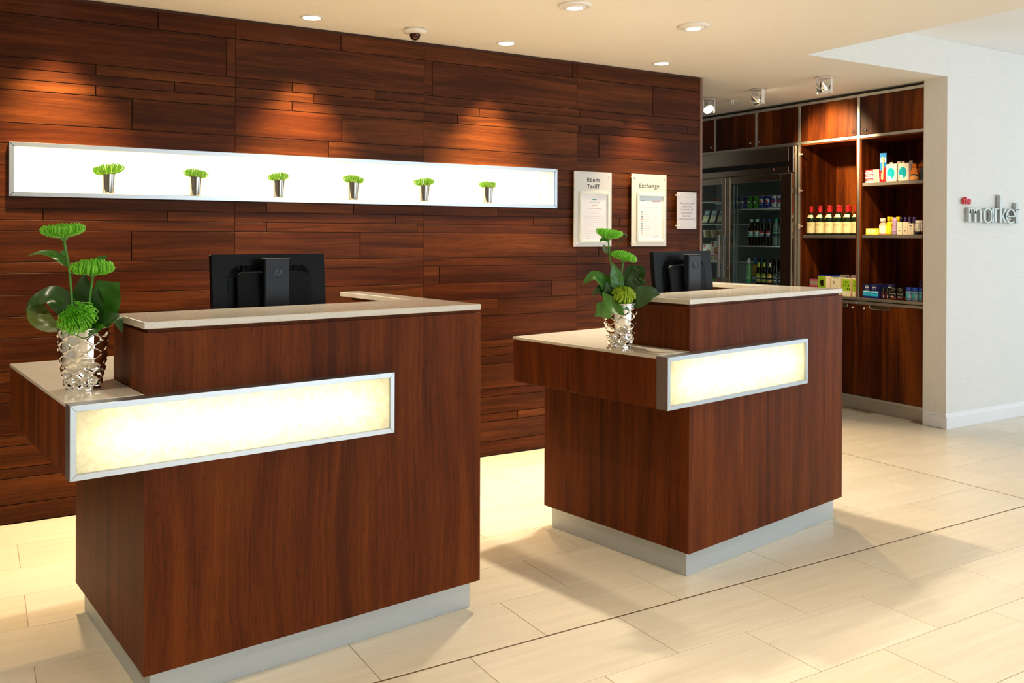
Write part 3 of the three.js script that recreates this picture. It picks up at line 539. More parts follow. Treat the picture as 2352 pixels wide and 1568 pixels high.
bottle('baby_shampoo', 'yellow shampoo bottle in front beside the purple bottle', 'bottle', [5.935, 1.348, -4.132], shamp, 'yellow shampoo bottles');
for (const [x, z] of [[6.0, -4.155], [6.07, -4.155], [6.0, -4.10]]) bottle('baby_shampoo', 'yellow shampoo bottle standing behind the front row', 'bottle', [x, 1.348, z], shamp, 'yellow shampoo bottles');
bottle('lilac_lotion', 'slender lilac lotion bottle on the middle shelf', 'bottle', [5.93, 1.348, -4.082], { body: [[0, 0], [.018, 0], [.0205, .004], [.021, .030], [.017, .070], [.019, .095], [.018, .115], [.010, .127], [0, .128]], flat: .7, mat: plain(0xb79cc8, .35), label: [.0213, .012, .036, ct(96, 48, (x, w, h) => { rect(x, '#b79cc8', 0, 0, w, h); rect(x, '#4a3a78', 36, 26, 26, 8); rect(x, '#f0e8f4', 38, 10, 20, 6); })] });
for (let k = 0; k < 4; k++) bottle('navy_cap_bottle', 'dark bottle with navy cap behind the cream boxes', 'bottle', [6.03, 1.348, -4.10 + k * .036], { body: [[0, 0], [.015, 0], [.015, .09], [.011, .096], [0, .096]], mat: plain(0x2a2748, .3), cap: capP(.011, .096, .132), capMat: plain(0x4a3f78, .25) }, 'bottles with navy caps');
const creamTex = (bars) => ct(96, 200, (x, w, h) => { rect(x, '#ece0c8', 0, 0, w, h); for (const [c, y, a, b] of bars) rect(x, c, 24, y, a, b); });
carton('cream_carton', 'cream carton with dark print next to the lilac bottle', 'carton', .041, .092, .035, [5.925, 1.348, -4.028], creamTex([['#a9a090', 84, 40, 6], ['#3a3434', 132, 42, 16]]), 0xe6d8bc, 'cream cosmetic cartons');
carton('cream_carton', 'cream carton with brown print between two cream cartons', 'carton', .041, .092, .035, [5.925, 1.348, -3.984], creamTex([['#a9a090', 82, 40, 6], ['#7a4a28', 128, 44, 10], ['#7a4a28', 152, 36, 8]]), 0xe6d8bc, 'cream cosmetic cartons');
carton('cream_carton', 'shorter cream carton with blue grey print beside the tubes', 'carton', .041, .083, .035, [5.925, 1.348, -3.940], creamTex([['#4d535e', 38, 46, 16], ['#7d98a8', 90, 40, 20], ['#b4bcc0', 146, 36, 8]]), 0xe6d8bc, 'cream cosmetic cartons');
for (const [z, l] of [[-3.894, 'white cream tube on navy cap beside the short carton'], [-3.848, 'white cream tube on navy cap beside the pillar']]) {
  const t = thing('cream_tube', l, 'tube', [5.925, 1.348, z], -Math.PI / 2, 'white cream tubes');
  mesh('cap', lathe(capP(.019, 0, .024), 24).scale(1, 1, .8), plain(0x1d2140, .3), t);
  const g = lathe([[.018, .024], [.0195, .03], [.0195, .103]], 28); const p = g.attributes.position; for (let i = 0; i < p.count; i++) { const y = p.getY(i), k = Math.max(0, (y - .03) / .073); p.setZ(i, p.getZ(i) * (.85 - .80 * k)); p.setX(i, p.getX(i) * (1 + .10 * k)); } g.computeVertexNormals();
  mesh('tube_body', g, plain(0xf0ebe4, .4), t);
  mesh('printed_front', new THREE.PlaneGeometry(.026, .05).rotateX(-.17).translate(0, .067, .0140), std({ map: ct(64, 128, (x, w, h) => { rect(x, '#f0ebe4', 0, 0, w, h); txt(x, '#5a5650', 'bold 24px sans-serif', 'Dove', 32, 20); rect(x, '#c9c2ba', 16, 60, 32, 4); rect(x, '#3a3a4c', 10, 112, 30, 6); }), roughness: .4 }), t);
}
// --- counter, y = 0.868
const niv = ct(160, 224, (x, w, h) => { rect(x, '#191a52', 0, 0, w, h); disc(x, '#c9cbe0', 80, 50, 36); disc(x, '#14143f', 80, 50, 32); rect(x, '#e8eaf4', 50, 42, 60, 14); rect(x, '#58c8ea', 26, 106, 108, 16); rect(x, '#e6f4fa', 0, 116, w, 20); rect(x, '#2fb2e8', 4, 128, 152, 64); rect(x, '#1a5aa8', 40, 144, 80, 8); rect(x, '#1c2c84', 0, 192, w, 32); });
carton('care_box', 'navy and sky blue care box standing nearest the post', 'carton', .070, .105, .05, [5.925, .868, -4.292], niv, 0x17184a, 'navy care boxes');
carton('care_box', 'navy and sky blue care box beside the dark deodorants', 'carton', .070, .105, .05, [5.915, .868, -4.220], niv, 0x17184a, 'navy care boxes');
carton('care_box', 'dark navy care box behind the deodorants', 'carton', .070, .108, .05, [6.00, .868, -4.225], niv, 0x13143c, 'navy care boxes');
carton('care_box', 'dark navy care box farthest behind the deodorants', 'carton', .070, .108, .05, [6.00, .868, -4.150], niv, 0x13143c, 'navy care boxes');
const deo = (c, cap) => ({ body: [[0, 0], [.0135, 0], [.0145, .004], [.0145, .055], [.013, .060], [0, .060]], mat: plain(c, .3), label: [.0147, .006, .052, ct(64, 64, (x, w, h) => { rect(x, '#2a1418', 0, 0, w, h); rect(x, '#a83a54', 20, 6, 12, 56); rect(x, '#c9b4b8', 36, 30, 5, 30); })], cap: capP(.0135, .060, .084), capMat: plain(cap, .3) });
for (const [z, l] of [[-4.163, 'slim dark deodorant with crimson stripe beside the care box'], [-4.130, 'slim dark deodorant with crimson stripe beside the black roller']]) bottle('deodorant_stick', l, 'deodorant', [5.918, .868, z], deo(0x231015, 0x1c1a18), 'slim dark deodorants');
const rollTex = ct(96, 96, (x, w, h) => { rect(x, '#15130f', 0, 0, w, h); rect(x, '#c9c4b8', 34, 10, 30, 5); rect(x, '#8a8578', 34, 20, 14, 4); x.fillStyle = '#cfccc4'; x.beginPath(); x.moveTo(48, 46); x.lineTo(60, 66); x.lineTo(36, 66); x.fill(); rect(x, '#8c2418', 40, 72, 34, 18); });
for (const [z, l] of [[-4.083, 'stout black roll-on deodorant beside the crimson ones'], [-4.026, 'stout black roll-on deodorant beside the blue bottles']]) bottle('deodorant_roller', l, 'deodorant', [5.92, .868, z], { body: [[0, 0], [.024, 0], [.0265, .004], [.027, .030], [.025, .056], [0, .056]], flat: .7, mat: plain(0x12100d, .35), label: [.0273, .004, .05, rollTex], cap: [[0, .056], [.025, .056], [.025, .078], [.018, .089], [0, .092]], capMat: plain(0x2a2519, .3) }, 'black roll-on deodorants');
const clr = (z, l) => bottle('shower_bottle', l, 'bottle', [5.918, .868, z], { body: [[0, 0], [.019, 0], [.0225, .005], [.023, .055], [.021, .072], [0, .072]], flat: .75, mat: plain(0x8fb2c4, .3), label: [.0232, .012, .058, ct(96, 72, (x, w, h) => { rect(x, '#5f93b4', 0, 0, w, h); rect(x, '#3fc0cc', 30, 14, 26, 42); rect(x, '#a9b4bc', 54, 20, 20, 44); })], cap: capP(.0215, .072, .098), capMat: plain(0x2a4fc0, .25) }, 'blue capped shower bottles');
clr(-3.958, 'blue capped grey shower bottle beside the black roller'); clr(-3.907, 'blue capped grey shower bottle in the middle of three'); clr(-3.856, 'blue capped grey shower bottle touching the pillar');
bottle('tall_navy_bottle', 'tall dark navy bottle behind the shower bottles', 'bottle', [5.985, .868, -3.905], { body: [[0, 0], [.017, 0], [.018, .004], [.018, .11], [.012, .12], [0, .12]], mat: plain(0x161a5a, .3), cap: capP(.013, .12, .148), capMat: plain(0x12143c, .3) });
// --- wine bay counter
const appTex = ct(128, 240, (x, w, h) => { rect(x, '#efe9cf', 0, 0, w, h); const g = '#9ac82a'; rect(x, g, 0, 12, w, 158); rect(x, '#efe9cf', 0, 172, w, 68); x.fillStyle = '#1d2410'; for (const [a, b] of [[48, 50], [88, 54], [24, 94], [62, 94], [102, 96], [84, 142], [112, 144]]) { x.beginPath(); x.ellipse(a, b, 7, 13, 0, 0, 7); x.fill(); } });
const plugTex = ct(128, 240, (x, w, h) => { rect(x, '#8fbf22', 0, 0, w, h); x.fillStyle = '#23190f'; x.beginPath(); x.moveTo(34, 60); x.quadraticCurveTo(84, 30, 92, 60); x.lineTo(92, 118); x.quadraticCurveTo(80, 140, 52, 130); x.lineTo(36, 100); x.fill(); });
const whiteTex = ct(160, 240, (x, w, h) => { rect(x, '#ecebd2', 0, 0, w, h); rect(x, '#1e7a3a', 30, 0, 100, 14); x.strokeStyle = '#2a2a24'; x.lineWidth = 6; x.beginPath(); x.arc(50, 66, 14, 0, 7); x.stroke(); rect(x, '#2a2a24', 46, 62, 8, 8); rect(x, '#c9c6b0', 56, 106, 60, 6); });
carton('adapter_box', 'lime green adapter box with dark plug picture', 'carton', .078, .145, .06, [5.955, .868, -4.72], plugTex, 0xefe6c8, 'travel adapter boxes');
carton('adapter_box', 'plain cream adapter box between the green and white ones', 'carton', .05, .14, .06, [5.97, .868, -4.66], ct(64, 64, (x, w, h) => { rect(x, '#efe6dc', 0, 0, w, h); rect(x, '#e0b990', 44, 0, 20, h); }), 0xefe0c4, 'travel adapter boxes');
carton('adapter_box', 'white adapter box with small dark emblem and green top', 'carton', .092, .143, .06, [5.935, .868, -4.572], whiteTex, 0xefe6c8, 'travel adapter boxes');
carton('adapter_box', 'lime green adapter box with rows of dark socket shapes', 'carton', .074, .142, .045, [5.912, .868, -4.465], appTex, 0xf0d9b0, 'travel adapter boxes');
carton('adapter_box', 'lime green adapter box tucked against the metal post', 'carton', .05, .142, .045, [5.925, .868, -4.394], appTex, 0xf0d9b0, 'travel adapter boxes');
carton('gift_box', 'pink patterned gift box with grey banner', 'carton', .105, .118, .05, [5.985, .868, -4.815], ct(160, 160, (x, w, h) => { rect(x, '#c85a70', 0, 0, w, h); rect(x, '#a9a5a0', 0, 20, 120, 44); rect(x, '#7a1f38', 40, 84, 90, 60); rect(x, '#e2a9b4', 60, 92, 34, 60); for (let k = 0; k < 12; k++) disc(x, '#e89aa8', 130 + (k % 3) * 11, 10 + Math.floor(k / 3) * 36, 5); }), 0x2a3f66);
carton('blue_box', 'blue carton standing behind the gift box', 'carton', .10, .15, .05, [6.06, .868, -4.79], ct(128, 128, (x, w, h) => { rect(x, '#1a44b0', 0, 0, w, h); rect(x, '#c9d6f0', 92, 14, 26, 12); }), 0x173a94, 'blue cartons behind the adapters');
carton('blue_box', 'blue carton behind the plug picture box', 'carton', .10, .15, .05, [6.08, .868, -4.675], ct(128, 128, (x, w, h) => { rect(x, '#1f4fa8', 0, 0, w, h); disc(x, '#9ab4d8', 70, 30, 36, 18); }), 0x173a94, 'blue cartons behind the adapters');
for (const [z, l] of [[-4.60, 'clear plastic blister pack behind the white adapter box'], [-4.50, 'clear plastic blister pack behind the socket picture box']]) { const t = thing('blister_pack', l, 'blister pack', [6.05, .868, z], -Math.PI / 2, 'clear blister packs'); mesh('card', bx(-.04, .04, 0, .16, -.003, 0, .0005), plain(0x8a7a6c), t); mesh('blister', bx(-.032, .032, .02, .155, 0, .03, .006), phys({ color: 0xe6ebee, transmission: .8, roughness: .1, thickness: 0 }), t); }
// --- wine bottles, y = 1.346
const wineLabel = ct(256, 192, (x, w, h) => { rect(x, '#22321c', 0, 0, w, h); rect(x, '#ece2b4', 60, 4, 136, 184); x.strokeStyle = '#c2b27a'; x.lineWidth = 3; x.strokeRect(70, 14, 116, 164); rect(x, '#b0a06c', 100, 40, 56, 8); rect(x, '#c4b684', 92, 60, 72, 5); rect(x, '#c4b684', 96, 74, 64, 5); rect(x, '#c4b684', 104, 150, 48, 5); });
const wineGlass = phys({ color: 0x16240f, roughness: .08, transmission: .15, thickness: .03, ior: 1.5 });
const creamLabel = plain(0xece4c0, .5), redCap = plain(0xb51a24, .35);
const wine = { body: [[0, 0], [.034, 0], [.0375, .004], [.0375, .118], [.034, .136], [.022, .160], [.0145, .176], [.0138, .214], [.0150, .216], [.0150, .222], [0, .222]], mat: wineGlass, label: [.0379, .012, .104, wineLabel], label2: [.0335, .0215, .139, .163, creamLabel], cap: [[.0146, .182], [.0150, .184], [.0150, .231], [.0135, .234], [0, .234]], capMat: redCap };
const wineNames = ['beside the hinge', 'second from the hinge', 'third from the hinge', 'third from the post', 'second from the post', 'beside the metal post'];
[-4.832, -4.745, -4.657, -4.572, -4.488, -4.408].forEach((z, k) => bottle('wine_bottle', 'green wine bottle with cream label and red capsule, ' + wineNames[k], 'wine bottle', [5.935, 1.346, z], wine, 'wine bottles in the front row'));
for (const z of [-4.722, -4.626, -4.545]) bottle('wine_bottle', 'green wine bottle standing in the second row behind the front bottles', 'wine bottle', [6.03, 1.346, z], wine, 'wine bottles in the second row');
// --- fridge, can shelf y = 1.575
const canTex = (bg, c2, c3) => ct(256, 160, (x, w, h) => { rect(x, bg, 0, 0, w, h); disc(x, c3, 128, 66, 34); disc(x, c2, 122, 74, 26, 18); rect(x, '#cfd6dc', 104, 112, 48, 8); });
const canSpec = (tex, c) => ({ body: [[0, 0], [.024, 0], [.0325, .006], [.0325, .106], [.027, .116], [.0255, .118], [.024, .115], [0, .114]], mat: plain(0xb9bcc0, .25, { metalness: .9 }), label: [.0328, .006, .106, tex] });
const cans = [[canTex('#1c2a86', '#d8dce8', '#3a2a5c'), 'slim dark blue drink can at the hinge side of the fridge shelf', -5.582], [canTex('#2f8f2a', '#dfeecb', '#1f6f50'), 'green drink can beside the dark blue one', -5.520], [canTex('#3a9a2c', '#dfeecb', '#1f6f50'), 'green drink can beside the blue cola cans', -5.452], [canTex('#1a3a9a', '#d8403a', '#e8eaf0'), 'blue cola can beside the green cans', -5.384], [canTex('#173592', '#d8403a', '#e8eaf0'), 'blue cola can beside the silver cans', -5.316], [canTex('#b4b6bc', '#c2353a', '#2b3c80'), 'silver diet cola can next to the blue cans', -5.248], [canTex('#c4c6ca', '#c2353a', '#2b3c80'), 'silver diet cola can partly behind the fridge door frame', -5.180]];
for (const [tex, l, z] of cans) bottle('drink_can', l, 'can', [5.985, 1.576, z], canSpec(tex), 'drink cans in the fridge');
for (const z of [-5.55, -5.42, -5.28]) bottle('drink_can', 'drink can standing in the back row of the fridge shelf', 'can', [6.07, 1.576, z], canSpec(cans[0][0]), 'drink cans in the back row');
// --- soda shelf y = 1.250
const cola = phys({ color: 0x1a0c07, roughness: .06, transmission: .1, thickness: .03 });
const sodaB = [[0, 0], [.024, 0], [.031, .006], [.0315, .075], [.0305, .082], [.0305, .128], [.0315, .134], [.030, .155], [.020, .185], [.0125, .205], [.0125, .212], [0, .212]];
const dietTex = ct(256, 96, (x, w, h) => { rect(x, '#cfe4ec', 0, 0, w, h); rect(x, '#e8842a', 0, 0, w, 14); rect(x, '#e8c23a', 60, 0, 60, 14); disc(x, '#1d2a5a', 112, 40, 22, 18); rect(x, '#3fb4d0', 80, 64, 90, 24); });
const colaTex = ct(256, 96, (x, w, h) => { rect(x, '#16224a', 0, 0, w, h); disc(x, '#e8eaf0', 128, 40, 34); x.fillStyle = '#cc2b33'; x.beginPath(); x.arc(128, 40, 33, Math.PI, 0); x.fill(); txt(x, '#e8eaf0', 'bold 20px sans-serif', 'pepsi', 128, 82); });
const soda = (tex, cap, mat = cola) => ({ body: sodaB, mat, label: [.0319, .078, .132, tex], cap: capP(.0145, .208, .234), capMat: plain(cap, .35) });
const waterMat = phys({ color: 0xb8cfc4, roughness: .05, transmission: .75, thickness: 0, ior: 1.4 }), waterTex = ct(128, 64, (x, w, h) => { rect(x, '#27413a', 0, 0, w, h); rect(x, '#7fae98', 30, 14, 70, 14); });
bottle('soda_bottle', 'diet cola bottle with pale blue label at the hinge side', 'bottle', [5.985, 1.251, -5.512], soda(dietTex, 0xbfe0d8), 'plastic bottles on the middle fridge shelf');
bottle('soda_bottle', 'diet cola bottle with pale blue label next to the dark cola', 'bottle', [5.985, 1.251, -5.445], soda(dietTex, 0xbfe0d8), 'plastic bottles on the middle fridge shelf');
bottle('soda_bottle', 'dark cola bottle with round red emblem next to the diet cola', 'bottle', [5.985, 1.251, -5.376], soda(colaTex, 0x232a66), 'plastic bottles on the middle fridge shelf');
bottle('soda_bottle', 'dark cola bottle with round red emblem next to the water', 'bottle', [5.985, 1.251, -5.308], soda(colaTex, 0x232a66), 'plastic bottles on the middle fridge shelf');
bottle('water_bottle', 'clear water bottle with green cap beside the cola', 'bottle', [5.985, 1.251, -5.238], soda(waterTex, 0x1f8a5c, waterMat), 'plastic bottles on the middle fridge shelf');
bottle('water_bottle', 'clear water bottle partly behind the fridge door frame', 'bottle', [5.985, 1.251, -5.170], soda(waterTex, 0x1f8a5c, waterMat), 'plastic bottles on the middle fridge shelf');
for (const z of [-5.41, -5.27]) bottle('soda_bottle', 'dark cola bottle standing in the back row', 'bottle', [6.07, 1.251, z], soda(colaTex, 0x232a66), 'cola bottles in the back row');
// --- beer shelf y = 0.915
const sport = (c1, c2, cap) => ({ body: [[0, 0], [.022, 0], [.026, .005], [.026, .070], [.0225, .095], [.026, .125], [.024, .150], [.013, .172], [.012, .178], [0, .178]], mat: phys({ color: c1, roughness: .12, transmission: .3, thickness: 0 }), label: [.0264, .012, .070, ct(128, 96, (x, w, h) => { rect(x, c2, 0, 0, w, h); rect(x, '#e6f0e0', 44, 20, 40, 12); rect(x, '#d4e6d0', 40, 44, 50, 8); })], cap: [[0, .176], [.0155, .176], [.0155, .200], [.011, .206], [.010, .222], [0, .223]], capMat: plain(cap, .35) });
bottle('sports_drink', 'pale green sports drink bottle with white cap', 'bottle', [5.98, .916, -5.535], sport(0x9fe0a0, '#5cc480', 0xeeeeea), 'sports drinks in the fridge');
bottle('sports_drink', 'yellow sports drink bottle with blue cap and blue label', 'bottle', [5.995, .916, -5.475], sport(0xd8b84a, '#1f6fc0', 0x1e78d0), 'sports drinks in the fridge');
bottle('sports_drink', 'yellow sports drink with blue cap standing behind the cider', 'bottle', [6.05, .916, -5.435], sport(0xd8b84a, '#1f6fc0', 0x1e78d0), 'sports drinks in the fridge');
const brown = phys({ color: 0x150d06, roughness: .07, transmission: .1, thickness: .03 });
const beerB = [[0, 0], [.027, 0], [.0298, .004], [.030, .100], [.026, .125], [.0165, .150], [.0125, .175], [.0122, .206], [.0135, .208], [.0135, .214], [0, .214]];
const cider = (c) => ct(192, 128, (x, w, h) => { rect(x, '#171008', 0, 0, w, h); disc(x, c, 96, 48, 46, 44); rect(x, c, 50, 46, 92, 76); rect(x, '#e8ddb0', 66, 40, 60, 20); rect(x, '#120d08', 50, 64, 92, 18); rect(x, '#e2dcc4', 56, 86, 80, 10); rect(x, '#c9b878', 56, 106, 80, 12); });
const ringTex = ct(192, 128, (x, w, h) => { rect(x, '#14110c', 0, 0, w, h); x.strokeStyle = '#9fb8b0'; x.lineWidth = 5; x.beginPath(); x.ellipse(96, 64, 40, 58, 0, 0, 7); x.stroke(); txt(x, '#bcd0c8', 'bold 30px sans-serif', 'BD', 96, 42); rect(x, '#9fb8b0', 62, 62, 68, 6); rect(x, '#bcd0c8', 74, 80, 44, 20); });
const beer = (tex, foil) => ({ body: beerB, mat: brown, label: [.0303, .014, .098, tex], ...(foil ? { label2: [.0170, .0130, .150, .190, plain(foil, .4)] } : {}), cap: capP(.0142, .206, .219), capMat: plain(0x2b2a26, .3, { metalness: .6 }) });
[[-5.415, '#8fb83a', 0xc6dc5a, 'cider bottle with lime label beside the sports drinks'], [-5.352, '#86b036', 0xc6dc5a, 'cider bottle with lime label beside the amber cider'], [-5.288, '#d39a34', 0xe8d6c0, 'cider bottle with amber label and pale neck foil'], [-5.224, null, null, 'dark beer bottle with pale ring label'], [-5.160, null, null, 'dark beer bottle with ring label beside the door frame']].forEach(([z, c, f, l]) => bottle('beer_bottle', l, 'beer bottle', [5.975, .916, z], beer(c ? cider(c) : ringTex, f), 'beer and cider bottles in the fridge'));
for (const z of [-5.32, -5.255, -5.19]) bottle('beer_bottle', 'dark beer bottle standing in the back row', 'beer bottle', [6.05, .916, z], beer(ringTex, null), 'beer bottles in the back row');
// --- fridge, left door: food
const sandTex = ct(96, 192, (x, w, h) => { rect(x, '#b9ab72', 0, 0, w, h); rect(x, '#46565c', 0, 0, w, 84); rect(x, '#9fb2b4', 14, 14, 60, 34); rect(x, '#d9cf9c', 10, 130, 76, 30); });
['beside the plank wall', 'second from the plank wall', 'third from the plank wall', 'beside the door handle'].forEach((n, k) => { const c = carton('sandwich_pack', 'leaning grey and straw coloured sandwich pack, ' + n, 'food pack', .07, .125, .05, [6.0, 1.449, -6.10 + k * .095], sandTex, 0x3c4648, 'sandwich packs in the fridge'); c.rotation.set(0, -Math.PI / 2, 0); c.rotateX(-.35); c.position.y += .002; c.position.x += .02; });
const tub = plain(0x8c7448, .4); [-6.08, -5.98, -5.88].forEach((z, k) => { const t = thing('food_tub', ['clear lidded food tub beside the plank wall', 'clear lidded food tub in the middle of the row', 'clear lidded food tub beside the door handle'][k], 'food tub', [6.02, 1.32, z], -Math.PI / 2, 'food tubs in the fridge'); mesh('tub', lathe([[0, 0], [.036, 0], [.042, .06], [.042, .065]], 24), phys({ color: 0xcbb88c, roughness: .2, transmission: .35, thickness: 0 }), t); mesh('lid', lathe([[0, .070], [.044, .070], [.045, .064], [.043, .062]], 24), plain(0xdedcc8, .3), t); });
const snack = (a) => ct(128, 200, (x, w, h) => { rect(x, '#ece2c8', 0, 0, w, h); rect(x, '#2a2220', 8, 4, 40, 30); rect(x, '#d8566a', 10, 26, 34, 30); disc(x, a, 84, 96, 40, 34); disc(x, '#f0a030', 80, 88, 22, 14); rect(x, '#b82a1e', 0, 140, w, 14); for (let k = 0; k < 6; k++) disc(x, k % 2 ? '#e8c89a' : '#a8321e', 14 + k * 22, 172, 16, 12); });
carton('snack_box', 'upright snack box with orange food picture beside the plank wall', 'food box', .11, .16, .05, [6.02, 1.101, -6.065], snack('#c8641e'), 0xb87830, 'snack boxes in the fridge');
carton('snack_box', 'upright snack box with red food picture beside the door handle', 'food box', .105, .188, .05, [5.99, 1.101, -5.93], snack('#d8401c'), 0xc8b890, 'snack boxes in the fridge');
const salad = thing('salad_tray', 'small tray of red and green salad on the low fridge shelf', 'food tray', [5.99, .886, -5.92], -Math.PI / 2); mesh('tray', bx(-.085, .085, 0, .03, -.05, .05, .004), plain(0xd8cfae, .4), salad); mesh('salad', [new THREE.SphereGeometry(.03, 14, 10).scale(1, .6, 1).translate(-.05, .034, 0), new THREE.SphereGeometry(.026, 14, 10).scale(1.1, .6, 1).translate(-.085, .03, .01)], plain(0x7fb02c, .6), salad); mesh('tomatoes', [new THREE.SphereGeometry(.026, 14, 10).scale(1.3, .7, 1).translate(.01, .034, 0), new THREE.SphereGeometry(.026, 14, 10).scale(1.2, .7, 1).translate(.055, .034, .01)], plain(0xd8281c, .35), salad);
[-6.05, -5.95].forEach((z, k) => { const t = thing('snack_punnet', ['small punnet of orange snacks on the top fridge shelf', 'small punnet of orange snacks beside the fridge middle bar'][k], 'food punnet', [6.05, 1.656, z], -Math.PI / 2, 'snack punnets'); mesh('punnet', bx(-.04, .04, 0, .012, -.03, .03, .003), plain(0x2a2624, .4), t); const gs = []; for (let i = 0; i < 9; i++) gs.push(new THREE.SphereGeometry(.011, 10, 8).translate(rr(-.03, .03), .016 + rr(0, .008), rr(-.02, .02))); mesh('snacks', gs, plain(k ? 0xc87a34 : 0xb8542c, .6), t); });

// ------------------------------------------------------------------ signs on the plank wall
const boardMat = plain(0xdfdcd4, .35), snapMat = plain(0xdfe8e6, .35);
function board(name, label, x0, x1, y0, y1, off, tex) {
  const w = x1 - x0, h = y1 - y0, t = thing(name, label, 'sign', [(x0 + x1) / 2, y0, WZ]);
  mesh('panel', bx(-w / 2, w / 2, 0, h, off, off + .006, .001), boardMat, t);
  mesh('print', new THREE.PlaneGeometry(w - .003, h - .003).translate(0, h / 2, off + .0063), std({ map: tex, roughness: .35 }), t);
  for (const sx of [-1, 1]) for (const sy of [0, 1]) { const px = sx * (w / 2 - .022), py = sy ? h - .022 : .022; mesh('standoff', [cyl(.0065, .0065, off, px, py, off / 2, 'z', 16), lathe([[0, .005], [.005, .0045], [.0065, .002], [.0065, 0]], 18).rotateX(Math.PI / 2).translate(px, py, off + .006)], M.plasticWhite, t); }
  return t;
}
function snapFrame(t, cx, y0, w, h, z, tex) {
  const f = new THREE.Group(); f.name = 'poster_frame'; t.add(f);
  const b = .019, bar = (len, rot, x, y) => { const s = new THREE.Shape([V2(-len / 2, 0), V2(len / 2, 0), V2(len / 2 - b, b), V2(-len / 2 + b, b)]); return new THREE.ExtrudeGeometry(s, { depth: .006, bevelEnabled: true, bevelThickness: .004, bevelSize: .005, bevelOffset: -.005, bevelSegments: 3 }).rotateZ(rot).translate(x, y, z + .002); };
  const cy = y0 + h / 2;
  mesh('frame_bar', bar(w, 0, cx, y0), snapMat, f); mesh('frame_bar', bar(w, Math.PI, cx, y0 + h), snapMat, f); mesh('frame_bar', bar(h, Math.PI / 2, cx + w / 2, cy), snapMat, f); mesh('frame_bar', bar(h, -Math.PI / 2, cx - w / 2, cy), snapMat, f);
  mesh('poster', new THREE.BoxGeometry(w - 2 * b + .004, h - 2 * b + .004, .002).translate(cx, cy, z + .002), std({ map: tex, roughness: .3 }), f);
}
const dash = (x, y, a, b, c = '#a9a9b4', h = 3) => { let p = a; while (p < b) { const w = 6 + rnd() * 18; rect(x, c, p, y, Math.min(w, b - p), h); p += w + 4; } };
{
  const t = board('tariff_sign', 'white wall sign reading Room Tariff with a framed price sheet', 3.302, 3.604, 1.262, 1.743, .022, ct(480, 768, (x, w, h) => { rect(x, '#d1d3d5', 0, 0, w, h); txt(x, '#1f1a17', 'bold 60px sans-serif', 'Room', w / 2, 82); txt(x, '#1f1a17', 'bold 60px sans-serif', 'Tariff', w / 2, 150); }));
  snapFrame(t, 3.461 - 3.453, .026, .243, .328, .029, ct(420, 600, (x, w, h) => { rect(x, '#e9e9f1', 0, 0, w, h); rect(x, '#2f8f8c', 170, 64, 74, 12); txt(x, '#5a9a9c', '30px sans-serif', 'COURTYARD', 210, 108); txt(x, '#b2525a', 'bold 22px sans-serif', 'Marriott', 210, 144); dash(x, 186, 110, 320, '#8f93a4', 6); dash(x, 246, 150, 280, '#b4b6c2', 4); for (let k = 0; k < 5; k++) dash(x, 292 + k * 24, 50, 376, '#b9bac6', 4); dash(x, 424, 190, 230, '#b4b6c2', 4); dash(x, 490, 140, 260); dash(x, 512, 60, 160); dash(x, 512, 270, 340); dash(x, 532, 90, 130); dash(x, 556, 60, 150); dash(x, 574, 80, 130); }));
}
{
  const t = board('exchange_sign', 'white wall sign reading Exchange with a framed currency sheet', 3.770, 4.074, 1.263, 1.744, .022, ct(480, 768, (x, w, h) => { rect(x, '#dedbd0', 0, 0, w, h); txt(x, '#2a1f19', 'bold 62px sans-serif', 'Exchange', w / 2, 122); }));
  snapFrame(t, 3.933 - 3.922, .027, .244, .325, .029, ct(420, 600, (x, w, h) => { rect(x, '#ecedf3', 0, 0, w, h); rect(x, '#d3deea', 0, 0, w, 66); rect(x, '#5f9ac0', 40, 58, 60, 8); txt(x, '#c8564e', 'italic bold 30px sans-serif', 'Marriott', 300, 70); dash(x, 120, 70, 330, '#c4c6d0', 3); dash(x, 146, 30, 330, '#8f93a0', 6); const fl = ['#3b3f58', '#9aa4ae', '#4a4a52', '#d06a5a', '#b8b8c0', '#3f4a6a', '#8a8f98', '#4f8f96', '#d08a7a', '#d8a49a']; fl.forEach((c, k) => { rect(x, c, 36, 212 + k * 32, 30, 18); rect(x, '#f4f4f8', 44, 218 + k * 32, 8, 6); dash(x, 220 + k * 32, 90, 90 + 60 + rnd() * 70, '#b4b6c0', 4); dash(x, 220 + k * 32, 280, 312, '#b4b6c0', 4); }); dash(x, 542, 40, 220, '#c8c8d0', 3); txt(x, '#6a7a96', 'italic 26px sans-serif', 'Travelex', 300, 556); }));
}
board('notice_plaque', 'small grey acrylic notice plaque with six lines of text', 4.163, 4.341, 1.381, 1.634, .030, ct(360, 512, (x, w, h) => { rect(x, '#cfccd2', 0, 0, w, h); ['The Courtyard', 'by Marriott', 'is owned and', 'operated by', 'Marriott', 'International, inc'].forEach((s, k) => txt(x, '#77757c', 'bold 37px sans-serif', s, w / 2, 156 + k * 44)); }));
